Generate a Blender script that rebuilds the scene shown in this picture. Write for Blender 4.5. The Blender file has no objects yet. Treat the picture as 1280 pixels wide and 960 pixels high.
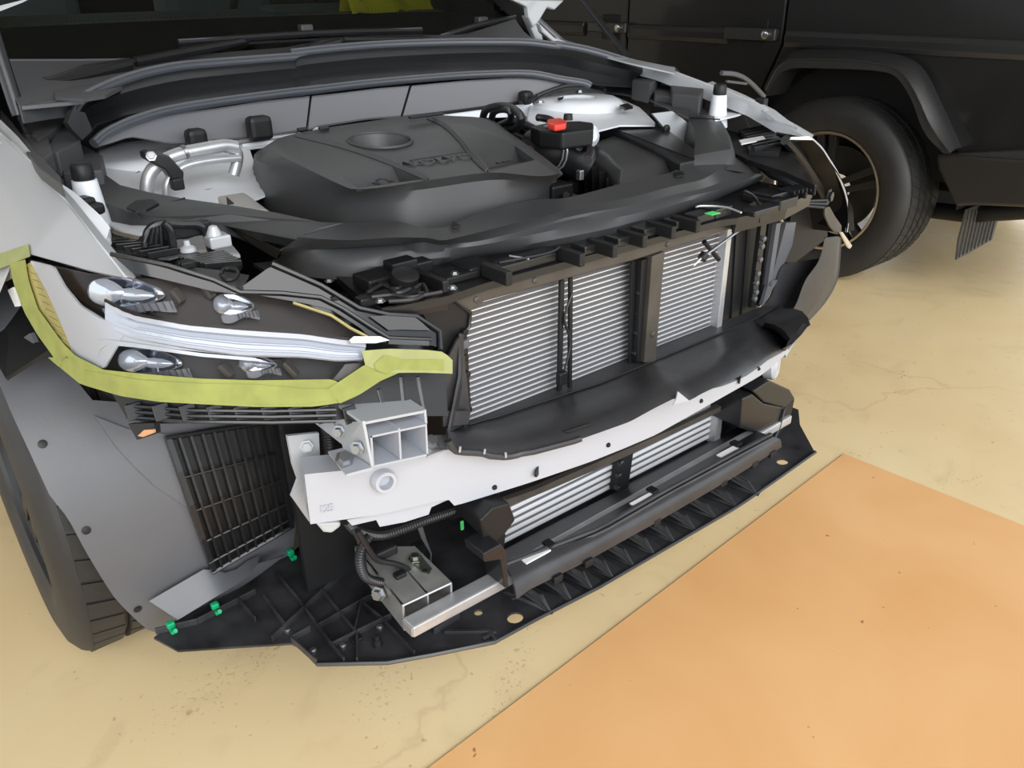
import bpy, bmesh, math, random
from mathutils import Vector, Matrix
random.seed(7)
SC = bpy.context.scene
COL = SC.collection

# ------------------------------------------------------------------ camera
YAW, PITCH, ROLL = (math.radians(a) for a in (39.43758192, 26.12791212, -0.57626164))
CAM = Vector((-1.0314532, -0.81802315, 1.18679907))
FPX = 1027.17                                   # focal length for a 1280 wide frame
_f = Vector((math.sin(YAW)*math.cos(PITCH), math.cos(YAW)*math.cos(PITCH), -math.sin(PITCH)))
_r0 = Vector((math.cos(YAW), -math.sin(YAW), 0)); _u0 = _r0.cross(_f)
_r = _r0*math.cos(ROLL) + _u0*math.sin(ROLL); _u = _u0*math.cos(ROLL) - _r0*math.sin(ROLL)
camd = bpy.data.cameras.new('camera'); camo = bpy.data.objects.new('camera', camd); COL.objects.link(camo)
camd.sensor_fit = 'HORIZONTAL'; camd.sensor_width = 36; camd.lens = 36*FPX/1280
camd.clip_start = 0.05; camd.clip_end = 100
camo.matrix_world = Matrix(((_r.x, _u.x, -_f.x, CAM.x), (_r.y, _u.y, -_f.y, CAM.y), (_r.z, _u.z, -_f.z, CAM.z), (0, 0, 0, 1)))
SC.camera = camo

# ------------------------------------------------------------------ light
w = bpy.data.worlds.new('overcast'); SC.world = w; w.use_nodes = True
bg = w.node_tree.nodes['Background']; bg.inputs[0].default_value = (0.86, 0.93, 1.0, 1); bg.inputs[1].default_value = 1.0
sd = bpy.data.lights.new('hazy_sun', 'SUN'); sd.energy = 1.3; sd.angle = math.radians(50); sd.color = (1, .97, .93)
so = bpy.data.objects.new('hazy_sun', sd); COL.objects.link(so)
so.rotation_euler = Vector((0.30, 0.9, -0.50)).to_track_quat('-Z', 'Y').to_euler()
SC.view_settings.view_transform = 'Standard'; SC.view_settings.look = 'None'
SC.view_settings.gamma = 1; SC.view_settings.use_curve_mapping = False
SC.view_settings.exposure = 1.06

# ------------------------------------------------------------------ measuring
# The views the coordinates were read from: origin and scale of each crop of the 1280x960 frame.
CR = dict(A=(0, 0, .3125), B=(300, 0, .3125), C=(600, 0, .3125), D=(880, 0, .3125), E=(0, 250, .234375),
          F=(300, 260, .265625), G=(560, 260, .265625), H=(800, 220, .234375), I=(0, 400, .25), J=(0, 600, .25),
          K=(330, 480, .265625), L=(330, 640, .265625), M=(580, 480, .265625), N=(800, 400, .234375), P=(0, 0, 1))
def ray(px, py):
    d = _r*((px-640)/FPX) - _u*((py-480)/FPX) + _f
    return d
def U(px, py, x=None, y=None, z=None, s=None):
    """the point of the car seen at a place of the frame, on a known plane (x, y or z) or a known surface s(p)=0"""
    d = ray(px, py)
    if x is not None: return CAM + d*((x-CAM.x)/d.x)
    if y is not None: return CAM + d*((y-CAM.y)/d.y)
    if z is not None: return CAM + d*((z-CAM.z)/d.z)
    a, b = 0.5, None
    fa = s(CAM + d*a); t = a
    while t < 6:
        t2 = t + 0.04; fb = s(CAM + d*t2)
        if (fa < 0) != (fb < 0): b = t2; break
        fa, t = fb, t2
    if b is None: return CAM + d*1.6
    lo, hi = t, b; neg = s(CAM + d*lo) < 0
    for _ in range(24):
        m = (lo+hi)/2
        if (s(CAM + d*m) < 0) == neg: lo = m
        else: hi = m
    return CAM + d*((lo+hi)/2)
def cv(c, *pts):
    ox, oy, k = CR[c]
    return [(ox+k*p[0], oy+k*p[1]) for p in pts]
def SS(pts, **k): return [U(p[0], p[1], **k) for p in pts]
def resample(pts, n):
    pts = [Vector(p) for p in pts]
    L = [0]
    for a, b in zip(pts, pts[1:]): L.append(L[-1] + (b-a).length)
    out = []; j = 0
    for i in range(n):
        t = L[-1]*i/(n-1)
        while j < len(L)-2 and L[j+1] < t: j += 1
        seg = L[j+1]-L[j]
        out.append(pts[j].lerp(pts[j+1], 0 if seg == 0 else min(1, max(0, (t-L[j])/seg))))
    return out
def smooth_path(pts, n=6, closed=False):
    P = [Vector(p) for p in pts]; out = []; N = len(P)
    for i in range(N if closed else N-1):
        if closed: p0, p1, p2, p3 = P[i-1], P[i], P[(i+1) % N], P[(i+2) % N]
        else: p0, p1, p2, p3 = P[max(0, i-1)], P[i], P[i+1], P[min(N-1, i+2)]
        for k in range(n):
            t = k/n
            out.append(0.5*((2*p1) + (p2-p0)*t + (2*p0-5*p1+4*p2-p3)*t*t + (3*p1-p0-3*p2+p3)*t*t*t))
    if not closed: out.append(P[-1])
    return out

# ------------------------------------------------------------------ building
def link(name, me, m, parent, smooth, bevel, solid, off, kind=None):
    me.materials.append(m)
    if smooth:
        for p in me.polygons: p.use_smooth = True
    o = bpy.data.objects.new(name, me); COL.objects.link(o)
    if parent is not None:
        o.parent = parent
        if parent.type == 'EMPTY': o.matrix_parent_inverse = Matrix.Translation(-parent.location)
    if solid:
        md = o.modifiers.new('thickness', 'SOLIDIFY'); md.thickness = solid; md.offset = off; md.use_even_offset = False
    if bevel:
        md = o.modifiers.new('edge', 'BEVEL'); md.width = bevel; md.segments = 2; md.limit_method = 'ANGLE'; md.angle_limit = math.radians(40)
    if solid and smooth:
        md = o.modifiers.new('crisp', 'EDGE_SPLIT'); md.split_angle = math.radians(40); md.use_edge_sharp = True
    if kind: o['kind'] = kind
    return o
def mesh(name, V, Fc, m, parent=None, smooth=False, bevel=0, solid=0, off=-1, fix=True, kind=None):
    me = bpy.data.meshes.new(name); me.from_pydata([tuple(v) for v in V], [], Fc)
    if fix:
        bm = bmesh.new(); bm.from_mesh(me); bmesh.ops.remove_doubles(bm, verts=bm.verts, dist=1e-5)
        bmesh.ops.recalc_face_normals(bm, faces=bm.faces); bm.to_mesh(me); bm.free()
    if smooth and hasattr(me, 'set_sharp_from_angle'):
        for p in me.polygons: p.use_smooth = True
        me.set_sharp_from_angle(angle=math.radians(38))
    return link(name, me, m, parent, smooth, bevel, solid, off, kind)
def toward(V, Fc, away=False):
    """wind faces so that they look at the open front of the hall where one stands"""
    out = []
    for f in Fc:
        a, b, c = V[f[0]], V[f[1]], V[f[2]]
        n = (b-a).cross(c-a)
        ce = sum((V[i] for i in f), Vector())/len(f)
        out.append(list(f) if (n.dot(CAM-ce) > 0) != away else list(f)[::-1])
    return out
def sheet(name, rows, m, parent=None, th=.004, smooth=True, closed=False, bevel=0, kind=None):
    """a moulded sheet through rows of points, th thick behind its seen face"""
    n = len(rows[0]); V = [Vector(p) for r in rows for p in r]; Fc = []
    for i in range(len(rows)-1):
        for j in range(n if closed else n-1):
            k = (j+1) % n
            Fc.append((i*n+j, i*n+k, (i+1)*n+k, (i+1)*n+j))
    # one consistent winding for the sheet, chosen so the most of it looks to the front
    sc = 0
    for f in Fc:
        a, b, c = V[f[0]], V[f[1]], V[f[2]]; nn = (b-a).cross(c-a) + (c-a).cross(V[f[3]]-a)
        sc += nn.dot((CAM-a).normalized())
    if sc < 0: Fc = [f[::-1] for f in Fc]
    return mesh(name, V, Fc, m, parent, smooth, bevel, th, -1, fix=False, kind=kind)
def band(name, top, bot, m, parent=None, n=16, rows=2, th=.004, lift=0, smooth=True, paths=None, kind=None, bevel=0, **k):
    """a sheet between two outlines that lie on a known plane or surface"""
    T = [Vector((p[0], p[1], 0)) for p in top]; B = [Vector((p[0], p[1], 0)) for p in bot]
    T = resample(T, n); B = resample(B, n); R = []
    for i in range(rows):
        t = i/(rows-1)
        R.append([U(*(a.lerp(b, t)).xy, **k) for a, b in zip(T, B)])
    return sheet(name, R, m, parent, th, smooth, bevel=bevel, kind=kind)
def plate(name, pts, m, parent=None, th=.004, vec=None, bevel=0, smooth=False, holes=None):
    """a flat plate with the given outline, th thick away from the seen face (or along vec)"""
    P = [Vector(p) for p in pts]
    nrm = Vector()
    for a, b in zip(P, P[1:]+P[:1]): nrm += a.cross(b)
    nrm.normalize()
    c = sum(P, Vector())/len(P)
    if nrm.dot(CAM-c) < 0: P = P[::-1]; nrm = -nrm
    v = vec if vec is not None else -nrm*th
    n = len(P); V = P + [p+v for p in P]
    if v.dot(nrm) > 0: Fc = [tuple(range(n))[::-1], tuple(range(n, 2*n))] + [(i, (i+1) % n, n+(i+1) % n, n+i) for i in range(n)]
    else: Fc = [tuple(range(n)), tuple(range(n, 2*n))[::-1]] + [((i+1) % n, i, n+i, n+(i+1) % n) for i in range(n)]
    return mesh(name, V, Fc, m, parent, smooth, bevel, fix=True)
def box(name, c, d, m, parent=None, bevel=.002, rot=None, smooth=False, kind=None):
    V = []; c = Vector(c); Rm = rot if rot is not None else Matrix.Identity(3)
    for sx in (-.5, .5):
        for sy in (-.5, .5):
            for sz in (-.5, .5): V.append(c + Rm @ Vector((sx*d[0], sy*d[1], sz*d[2])))
    Fc = [(0, 1, 3, 2), (4, 6, 7, 5), (0, 4, 5, 1), (2, 3, 7, 6), (0, 2, 6, 4), (1, 5, 7, 3)]
    return mesh(name, V, Fc, m, parent, smooth, bevel, kind=kind)
def frame_of(dirv):
    dirv = Vector(dirv).normalized(); a = Vector((0, 0, 1)) if abs(dirv.z) < .9 else Vector((1, 0, 0))
    s = dirv.cross(a).normalized(); return s, s.cross(dirv).normalized(), dirv
def bar(name, a, b, wd, ht, m, parent=None, bevel=.001, up=None):
    a, b = Vector(a), Vector(b); d = (b-a)
    s, u, dd = frame_of(d)
    if up is not None:
        u = Vector(up) - dd*Vector(up).dot(dd); u.normalize(); s = dd.cross(u)
    Rm = Matrix((s, dd, u)).transposed()
    return box(name, (a+b)/2, (wd, d.length, ht), m, parent, bevel, Rm)
def tube_data(pts, r, seg=10, cap=True, ripple=None):
    P = [Vector(p) for p in pts]; V = []; Fc = []; n = len(P)
    t0 = (P[1]-P[0]).normalized(); s, u, _ = frame_of(t0)
    for i, p in enumerate(P):
        t = (P[min(n-1, i+1)]-P[max(0, i-1)]).normalized()
        s = (s - t*s.dot(t)).normalized(); u = t.cross(s)
        rr = r[i] if isinstance(r, (list, tuple)) else r
        if ripple: rr *= 1 + ripple*(1 if i % 2 else -1)
        for k in range(seg):
            a = 2*math.pi*k/seg; V.append(p + s*math.cos(a)*rr + u*math.sin(a)*rr)
    for i in range(n-1):
        for k in range(seg):
            k2 = (k+1) % seg; Fc.append((i*seg+k, i*seg+k2, (i+1)*seg+k2, (i+1)*seg+k))
    if cap: Fc += [tuple(range(seg))[::-1], tuple(range((n-1)*seg, n*seg))]
    return V, Fc
def tube(name, pts, r, m, parent=None, seg=10, sm=0, ripple=None):
    if sm: pts = smooth_path(pts, sm)
    V, Fc = tube_data(pts, r, seg, True, ripple)
    return mesh(name, V, Fc, m, parent, ripple is None)
def conduit(name, pts, r, m, parent=None, pitch=.0045):
    """corrugated hose"""
    P = smooth_path(pts, 12); L = sum((b-a).length for a, b in zip(P, P[1:]))
    P = resample(P, max(6, int(L/pitch)*2)); V, Fc = tube_data(P, r, 10, True, .10)
    return mesh(name, V, Fc, m, parent, False)
def lathe(name, base, axis, prof, m, parent=None, seg=20, smooth=True, bevel=0, cap=True):
    """prof: (distance along axis, radius)"""
    s, u, d = frame_of(axis); base = Vector(base); V = []; Fc = []
    for h, r in prof:
        for k in range(seg):
            a = 2*math.pi*k/seg; V.append(base + d*h + s*math.cos(a)*r + u*math.sin(a)*r)
    for i in range(len(prof)-1):
        for k in range(seg):
            k2 = (k+1) % seg; Fc.append((i*seg+k, i*seg+k2, (i+1)*seg+k2, (i+1)*seg+k))
    if cap and prof[0][1] > 1e-4: Fc.append(tuple(range(seg))[::-1])
    if cap and prof[-1][1] > 1e-4: Fc.append(tuple(range((len(prof)-1)*seg, len(prof)*seg)))
    return mesh(name, V, Fc, m, parent, smooth, bevel)
def bolt(name, p, axis, r, m, parent, h=None):
    h = h or r*.8
    p = Vector(p); d = Vector(axis).normalized()
    return lathe(name, p, d, [(0, r*1.5), (h*.25, r*1.5), (h*.3, r), (h, r*.95), (h, 0.0)], m, parent, 6, False)
def rivet(name, p, axis, r, m, parent, h=.004):
    return lathe(name, p, axis, [(-h, r), (h*.4, r), (h, r*.6), (h, 0)], m, parent, 10)
def copy_under(o, parent):
    c = o.copy(); COL.objects.link(c); c.parent = parent; return c
def thing(name, label, cat, loc, group=None):
    o = bpy.data.objects.new(name, None); COL.objects.link(o); o.location = loc; o.empty_display_size = .1
    o['label'] = label; o['category'] = cat
    if group: o['group'] = group
    return o
def tag(o, label=None, cat=None, group=None, kind=None):
    if label: o['label'] = label
    if cat: o['category'] = cat
    if group: o['group'] = group
    if kind: o['kind'] = kind
    return o
def part(name, parent, loc=None):
    """a part that only gathers sub-parts"""
    o = bpy.data.objects.new(name, None); COL.objects.link(o); o.parent = parent
    if parent.type == 'EMPTY': o.matrix_parent_inverse = Matrix.Translation(-parent.location)
    o.empty_display_size = .05; return o

def text(name, body, p, right, up, size, m, parent, ext=.0008, sx=1):
    cu = bpy.data.curves.new(name, 'FONT'); cu.body = body; cu.size = size; cu.extrude = ext; cu.align_x = 'CENTER'; cu.align_y = 'CENTER'; cu.resolution_u = 3
    o = bpy.data.objects.new(name, cu); me = bpy.data.meshes.new_from_object(o); bpy.data.objects.remove(o)
    R_ = Vector(right).normalized(); N_ = R_.cross(Vector(up)).normalized(); U_ = N_.cross(R_)
    me.transform(Matrix.Translation(p) @ Matrix(((R_.x*sx, U_.x, N_.x, 0), (R_.y*sx, U_.y, N_.y, 0), (R_.z*sx, U_.z, N_.z, 0), (0, 0, 0, 1))))
    me.materials.clear()
    return link(name, me, m, parent, False, 0, 0, 0)

# ------------------------------------------------------------------ materials
def mat(name, col, rough=.5, metal=0, coat=0, bump=0, bscale=200, var=0, vscale=6, spec=.5, emit=0, sheen=0, trans=0):
    m = bpy.data.materials.new(name); m.use_nodes = True; nt = m.node_tree; b = nt.nodes['Principled BSDF']
    b.inputs['Base Color'].default_value = (*col, 1); b.inputs['Roughness'].default_value = rough
    b.inputs['Metallic'].default_value = metal; b.inputs['Coat Weight'].default_value = coat
    b.inputs['Coat Roughness'].default_value = .06; b.inputs['Specular IOR Level'].default_value = spec
    tc = nt.nodes.new('ShaderNodeTexCoord')
    if var:
        n = nt.nodes.new('ShaderNodeTexNoise'); n.inputs['Scale'].default_value = vscale; n.inputs['Detail'].default_value = 6
        nt.links.new(tc.outputs['Object'], n.inputs['Vector'])
        cr = nt.nodes.new('ShaderNodeValToRGB'); cr.color_ramp.elements[0].position = .3; cr.color_ramp.elements[1].position = .72
        cr.color_ramp.elements[0].color = (*[c*(1-var) for c in col], 1); cr.color_ramp.elements[1].color = (*[min(1, c*(1+var)) for c in col], 1)
        nt.links.new(n.outputs['Fac'], cr.inputs[0]); nt.links.new(cr.outputs[0], b.inputs['Base Color'])
    if bump:
        n2 = nt.nodes.new('ShaderNodeTexNoise'); n2.inputs['Scale'].default_value = bscale; n2.inputs['Detail'].default_value = 3
        nt.links.new(tc.outputs['Object'], n2.inputs['Vector'])
        bp = nt.nodes.new('ShaderNodeBump'); bp.inputs['Strength'].default_value = bump; bp.inputs['Distance'].default_value = .002
        nt.links.new(n2.outputs['Fac'], bp.inputs['Height']); nt.links.new(bp.outputs[0], b.inputs['Normal'])
    if trans: b.inputs['Transmission Weight'].default_value = trans
    return m
def glassy(name, tint, refl=.12, rough=.02, ior=1.5):
    m = bpy.data.materials.new(name); m.use_nodes = True; nt = m.node_tree; nt.nodes.clear()
    o = nt.nodes.new('ShaderNodeOutputMaterial'); t = nt.nodes.new('ShaderNodeBsdfTransparent'); t.inputs[0].default_value = (*tint, 1)
    g = nt.nodes.new('ShaderNodeBsdfGlossy'); g.inputs['Roughness'].default_value = rough
    fr = nt.nodes.new('ShaderNodeFresnel'); fr.inputs['IOR'].default_value = ior
    ge = nt.nodes.new('ShaderNodeNewGeometry'); mm = nt.nodes.new('ShaderNodeMath'); mm.operation = 'MULTIPLY_ADD'; mm.inputs[1].default_value = -1; mm.inputs[2].default_value = 1
    nt.links.new(ge.outputs['Backfacing'], mm.inputs[0]); m2 = nt.nodes.new('ShaderNodeMath'); m2.operation = 'MULTIPLY'; nt.links.new(fr.outputs[0], m2.inputs[0]); nt.links.new(mm.outputs[0], m2.inputs[1])
    mx = nt.nodes.new('ShaderNodeMixShader'); nt.links.new(m2.outputs[0], mx.inputs[0]); nt.links.new(t.outputs[0], mx.inputs[1]); nt.links.new(g.outputs[0], mx.inputs[2])
    nt.links.new(mx.outputs[0], o.inputs[0]); return m
M = dict(
    black=mat('black_plastic', (.010, .0103, .0112), .45, bump=.15, bscale=700, spec=.35),
    blacks=mat('satin_black_plastic', (.0125, .0128, .0142), .28, bump=.08, bscale=400, spec=.5),
    cover=mat('charcoal_plastic', (.047, .048, .0505), .42, bump=.2, bscale=900),
    seal=mat('rubber_seal', (.06, .065, .078), .34),
    cowl=mat('cowl_plastic', (.06, .061, .065), .6, bump=.2, bscale=600),
    firewall=mat('grey_panel', (.165, .164, .176), .6),
    gloss=mat('gloss_black', (.006, .006, .008), .16, coat=.15, spec=.4),
    duct=mat('duct_plastic', (.035, .035, .038), .36, var=.25, vscale=14, bump=.15, bscale=120),
    frame=mat('shutter_frame_plastic', (.058, .051, .044), .35, var=.2, vscale=18),
    liner=mat('arch_liner_plastic', (.10, .104, .115), .38, var=.1, vscale=5, bump=.08, bscale=120),
    tray=mat('dusty_undertray_plastic', (.024, .024, .027), .48, var=.7, vscale=16, bump=.2, bscale=150),
    white=mat('white_car_paint', (.45, .46, .48), .3, coat=1),
    bay=mat('white_engine_bay_paint', (.82, .85, .90), .38, coat=.3),
    beam=mat('white_beam_paint', (.40, .42, .465), .42),
    greypaint=mat('grey_primer', (.42, .44, .46), .4),
    alu=mat('bare_aluminium', (.52, .53, .55), .36, metal=.6, var=.12, vscale=30),
    rail=mat('milled_aluminium', (.40, .40, .39), .4, metal=.6, var=.2, vscale=25),
    zinc=mat('zinc_steel', (.36, .375, .40), .42, metal=1),
    olive=mat('olive_zinc_steel', (.28, .3, .26), .42, metal=1),
    fin=mat('radiator_fins', (.115, .115, .122), .55, metal=.3),
    tubem=mat('radiator_tube_metal', (.80, .80, .83), .4, metal=.35),
    rubber=mat('tyre_rubber', (.020, .020, .021), .55, bump=.2, bscale=300, var=.2, vscale=12),
    hose=mat('black_hose', (.012, .012, .014), .42),
    red=mat('red_plastic', (.75, .05, .03), .4),
    green=mat('green_plastic', (.0, .30, .12), .4),
    lime=mat('green_sticker', (.1, .75, .2), .5),
    drl=mat('frosted_light_guide', (.45, .485, .55), .25, coat=.4),
    bezel=mat('silver_bezel', (.43, .445, .47), .3, metal=.1),
    chrome=mat('reflector_chrome', (.78, .79, .82), .12, metal=1),
    lensg=mat('lens_crystal', (.55, .6, .68), .08, metal=.5, coat=1),
    brown=mat('smoked_lamp_inside', (.013, .0065, .0045), .3, spec=.2),
    amber=mat('amber_reflector', (.35, .30, .10), .35),
    tape=mat('yellow_masking_tape', (.265, .285, .072), .8, var=.12, vscale=40, bump=.15, bscale=250),
    tapel=mat('yellow_masking_tape_single', (.31, .325, .13), .8, var=.1, vscale=40),
    label=mat('white_label', (.8, .8, .8), .5),
    sglass=glassy('windscreen_glass', (.74, .80, .80)),
    lens=glassy('lamp_lens', (.95, .95, .96), ior=1.11),
    frit=mat('frit_band', (.004, .004, .005), .12, bump=0),
    dash=mat('dashboard', (.10, .115, .118), .7),
    yellow=mat('yellow_cloth', (.8, .62, .02), .8),
    gpaint=mat('black_car_paint', (.0105, .0100, .0100), .3, coat=.35),
    gtrim=mat('black_textured_trim', (.022, .022, .023), .34, bump=.35, bscale=260, coat=.25, spec=.7),
    lampblack=mat('dark_lamp_case', (.006, .006, .007), .3, spec=.25),
    flap=mat('grey_rubber', (.06, .058, .055), .5),
    bump_=mat('bumper_plastic', (.024, .022, .02), .3),
    grim=mat('dark_wheel', (.018, .017, .017), .3, metal=.3),
    rimlip=mat('machined_lip', (.62, .56, .46), .3, metal=1),
    disc=mat('brake_disc', (.06, .055, .05), .5, metal=.6),
    cast=mat('cast_alloy', (.55, .54, .52), .5, metal=.4, bump=.2, bscale=150),
    brownplug=mat('copper_tape', (.55, .28, .13), .5),
)
# ------------------------------------------------------------------ the hall
def floor_mat():
    m = bpy.data.materials.new('sealed_concrete'); m.use_nodes = True; nt = m.node_tree; b = nt.nodes['Principled BSDF']
    tc = nt.nodes.new('ShaderNodeTexCoord')
    def noise(sc, det, dist=0):
        n = nt.nodes.new('ShaderNodeTexNoise'); n.inputs['Scale'].default_value = sc; n.inputs['Detail'].default_value = det
        n.inputs['Distortion'].default_value = dist; nt.links.new(tc.outputs['Object'], n.inputs['Vector']); return n
    def ramp(src, stops):
        c = nt.nodes.new('ShaderNodeValToRGB'); e = c.color_ramp.elements
        while len(e) < len(stops): e.new(.5)
        for i, (p, col) in enumerate(stops): e[i].position = p; e[i].color = (*col, 1)
        nt.links.new(src, c.inputs[0]); return c
    base = ramp(noise(1.7, 8, .6).outputs['Fac'], [(.25, (.75, .56, .30)), (.5, (.81, .62, .345)), (.75, (.85, .68, .40))])
    def mul(a, bsock, fac=1.0):
        x = nt.nodes.new('ShaderNodeMix'); x.data_type = 'RGBA'; x.blend_type = 'MULTIPLY'; x.inputs[0].default_value = fac
        nt.links.new(a, x.inputs[6]); nt.links.new(bsock, x.inputs[7]); return x.outputs[2]
    sp = ramp(noise(42, 4, .4).outputs['Fac'], [(.0, (.25, .2, .15)), (.27, (.3, .24, .18)), (.315, (1, 1, 1))])
    sm = ramp(noise(4.5, 6, 1.5).outputs['Fac'], [(.28, (.74, .72, .68)), (.46, (1, 1, 1))])
    w1 = nt.nodes.new('ShaderNodeTexVoronoi'); w1.feature = 'DISTANCE_TO_EDGE'; w1.inputs['Scale'].default_value = .9
    nz = noise(3.2, 5); ad = nt.nodes.new('ShaderNodeVectorMath'); ad.operation = 'MULTIPLY_ADD'; ad.inputs[1].default_value = (.35, .35, .35)
    nt.links.new(nz.outputs['Color'], ad.inputs[0]); nt.links.new(tc.outputs['Object'], ad.inputs[2]); nt.links.new(ad.outputs[0], w1.inputs['Vector'])
    ck = ramp(w1.outputs['Distance'], [(0, (.42, .34, .26)), (.0022, (.6, .5, .4)), (.005, (1, 1, 1))])
    msk = ramp(noise(1.1, 2).outputs['Fac'], [(.5, (1, 1, 1)), (.6, (0, 0, 0))])
    lt = nt.nodes.new('ShaderNodeMix'); lt.data_type = 'RGBA'; lt.blend_type = 'LIGHTEN'; lt.inputs[0].default_value = 1
    nt.links.new(ck.outputs[0], lt.inputs[6]); nt.links.new(msk.outputs[0], lt.inputs[7])
    c = mul(mul(base.outputs[0], sp.outputs[0], .45), sm.outputs[0], .35); c = mul(c, lt.outputs[2], .22)
    # scuffs and grime with a shape of their own
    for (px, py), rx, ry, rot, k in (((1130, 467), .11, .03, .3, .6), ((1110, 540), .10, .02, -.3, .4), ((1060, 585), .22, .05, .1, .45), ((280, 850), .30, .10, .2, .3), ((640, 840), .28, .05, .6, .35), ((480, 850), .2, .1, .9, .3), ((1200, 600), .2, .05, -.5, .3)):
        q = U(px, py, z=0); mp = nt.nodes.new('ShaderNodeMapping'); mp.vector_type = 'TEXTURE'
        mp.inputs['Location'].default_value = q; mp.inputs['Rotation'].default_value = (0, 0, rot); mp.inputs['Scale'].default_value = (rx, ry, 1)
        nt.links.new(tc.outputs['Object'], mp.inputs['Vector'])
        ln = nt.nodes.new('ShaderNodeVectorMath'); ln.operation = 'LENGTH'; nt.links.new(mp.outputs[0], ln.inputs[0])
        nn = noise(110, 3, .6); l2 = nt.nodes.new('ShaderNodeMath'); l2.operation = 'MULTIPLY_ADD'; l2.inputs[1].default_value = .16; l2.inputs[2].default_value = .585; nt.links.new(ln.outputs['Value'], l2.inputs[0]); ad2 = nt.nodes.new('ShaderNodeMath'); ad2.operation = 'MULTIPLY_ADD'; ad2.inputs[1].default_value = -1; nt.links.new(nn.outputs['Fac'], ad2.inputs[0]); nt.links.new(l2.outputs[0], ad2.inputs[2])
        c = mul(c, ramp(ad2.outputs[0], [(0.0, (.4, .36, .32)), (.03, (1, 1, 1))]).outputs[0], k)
    nt.links.new(c, b.inputs['Base Color'])
    rr = ramp(noise(6, 4).outputs['Fac'], [(.3, (.36,)*3), (.7, (.55,)*3)]); nt.links.new(rr.outputs[0], b.inputs['Roughness'])
    bp = nt.nodes.new('ShaderNodeBump'); bp.inputs['Strength'].default_value = .06; nt.links.new(noise(90, 3).outputs['Fac'], bp.inputs['Height']); nt.links.new(bp.outputs[0], b.inputs['Normal'])
    return m
def quad(name, pts, m): return tag(mesh(name, [Vector(p) for p in pts], [(0, 1, 2, 3)], m, None, fix=False), kind='structure')
wallm = mat('painted_wall', (.42, .40, .37), .8, bump=.1, bscale=60)
ceilm = mat('ceiling_sheet', (.16, .16, .165), .8, bump=.1, bscale=40)
quad('floor', [(-9, -9, 0), (9, -9, 0), (9, 9, 0), (-9, 9, 0)], floor_mat())
quad('wall_back', [(-6, 7, 0), (6, 7, 0), (6, 7, 3.4), (-6, 7, 3.4)], wallm)
quad('wall_right', [(6, 7, 0), (6, 3, 0), (6, 3, 3.4), (6, 7, 3.4)], wallm)

quad('ceiling', [(-6, -2.3, 3.4), (6, -2.3, 3.4), (6, 7, 3.4), (-6, 7, 3.4)], ceilm)

def mat_board():
    m = bpy.data.materials.new('orange_board'); m.use_nodes = True; nt = m.node_tree; b = nt.nodes['Principled BSDF']
    tc = nt.nodes.new('ShaderNodeTexCoord'); n = nt.nodes.new('ShaderNodeTexNoise'); n.inputs['Scale'].default_value = 2.2; n.inputs['Detail'].default_value = 9; n.inputs['Distortion'].default_value = .8
    nt.links.new(tc.outputs['Object'], n.inputs['Vector'])
    c = nt.nodes.new('ShaderNodeValToRGB'); e = c.color_ramp.elements; e[0].position = .3; e[0].color = (.78, .415, .165, 1); e[1].position = .7; e[1].color = (.86, .50, .225, 1)
    nt.links.new(n.outputs['Fac'], c.inputs[0])
    n2 = nt.nodes.new('ShaderNodeTexNoise'); n2.inputs['Scale'].default_value = 34; n2.inputs['Detail'].default_value = 2; nt.links.new(tc.outputs['Object'], n2.inputs['Vector'])
    c2 = nt.nodes.new('ShaderNodeValToRGB'); e = c2.color_ramp.elements; e[0].position = .235; e[0].color = (.35, .28, .22, 1); e[1].position = .255; e[1].color = (1, 1, 1, 1)
    nt.links.new(n2.outputs['Fac'], c2.inputs[0])
    x = nt.nodes.new('ShaderNodeMix'); x.data_type = 'RGBA'; x.blend_type = 'MULTIPLY'; x.inputs[0].default_value = .8
    nt.links.new(c.outputs[0], x.inputs[6]); nt.links.new(c2.outputs[0], x.inputs[7]); nt.links.new(x.outputs[2], b.inputs['Base Color'])
    b.inputs['Roughness'].default_value = .5
    return m
mc = U(1055, 567, z=.004); ma = U(535, 960, z=.004); mb = U(1280, 657, z=.004)
da = (ma-mc).normalized(); db = (mb-mc).normalized()
mo = plate('floor_board', [mc, mc+da*2.2, mc+da*2.2+db*1.5, mc+db*1.5], mat_board(), None, .004)
tag(mo, 'large flat tan orange board lying on the floor in front of the white car', 'board')
# ------------------------------------------------------------------ the white car: front end
car = thing('white_car', 'white SUV with its front bumper and grille removed and its bonnet open', 'car', (0, 1.6, 0))
AX, AY, AZ, TR = -.935, .80, .372, .372          # near front wheel
def s_liner(p): return .432 - math.hypot(p.y-AY, p.z-AZ)
def s_beam(p): return p.y - .02 - .28*p.x*p.x
def s_off(f, d): return lambda p: f(p) + d

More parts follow.
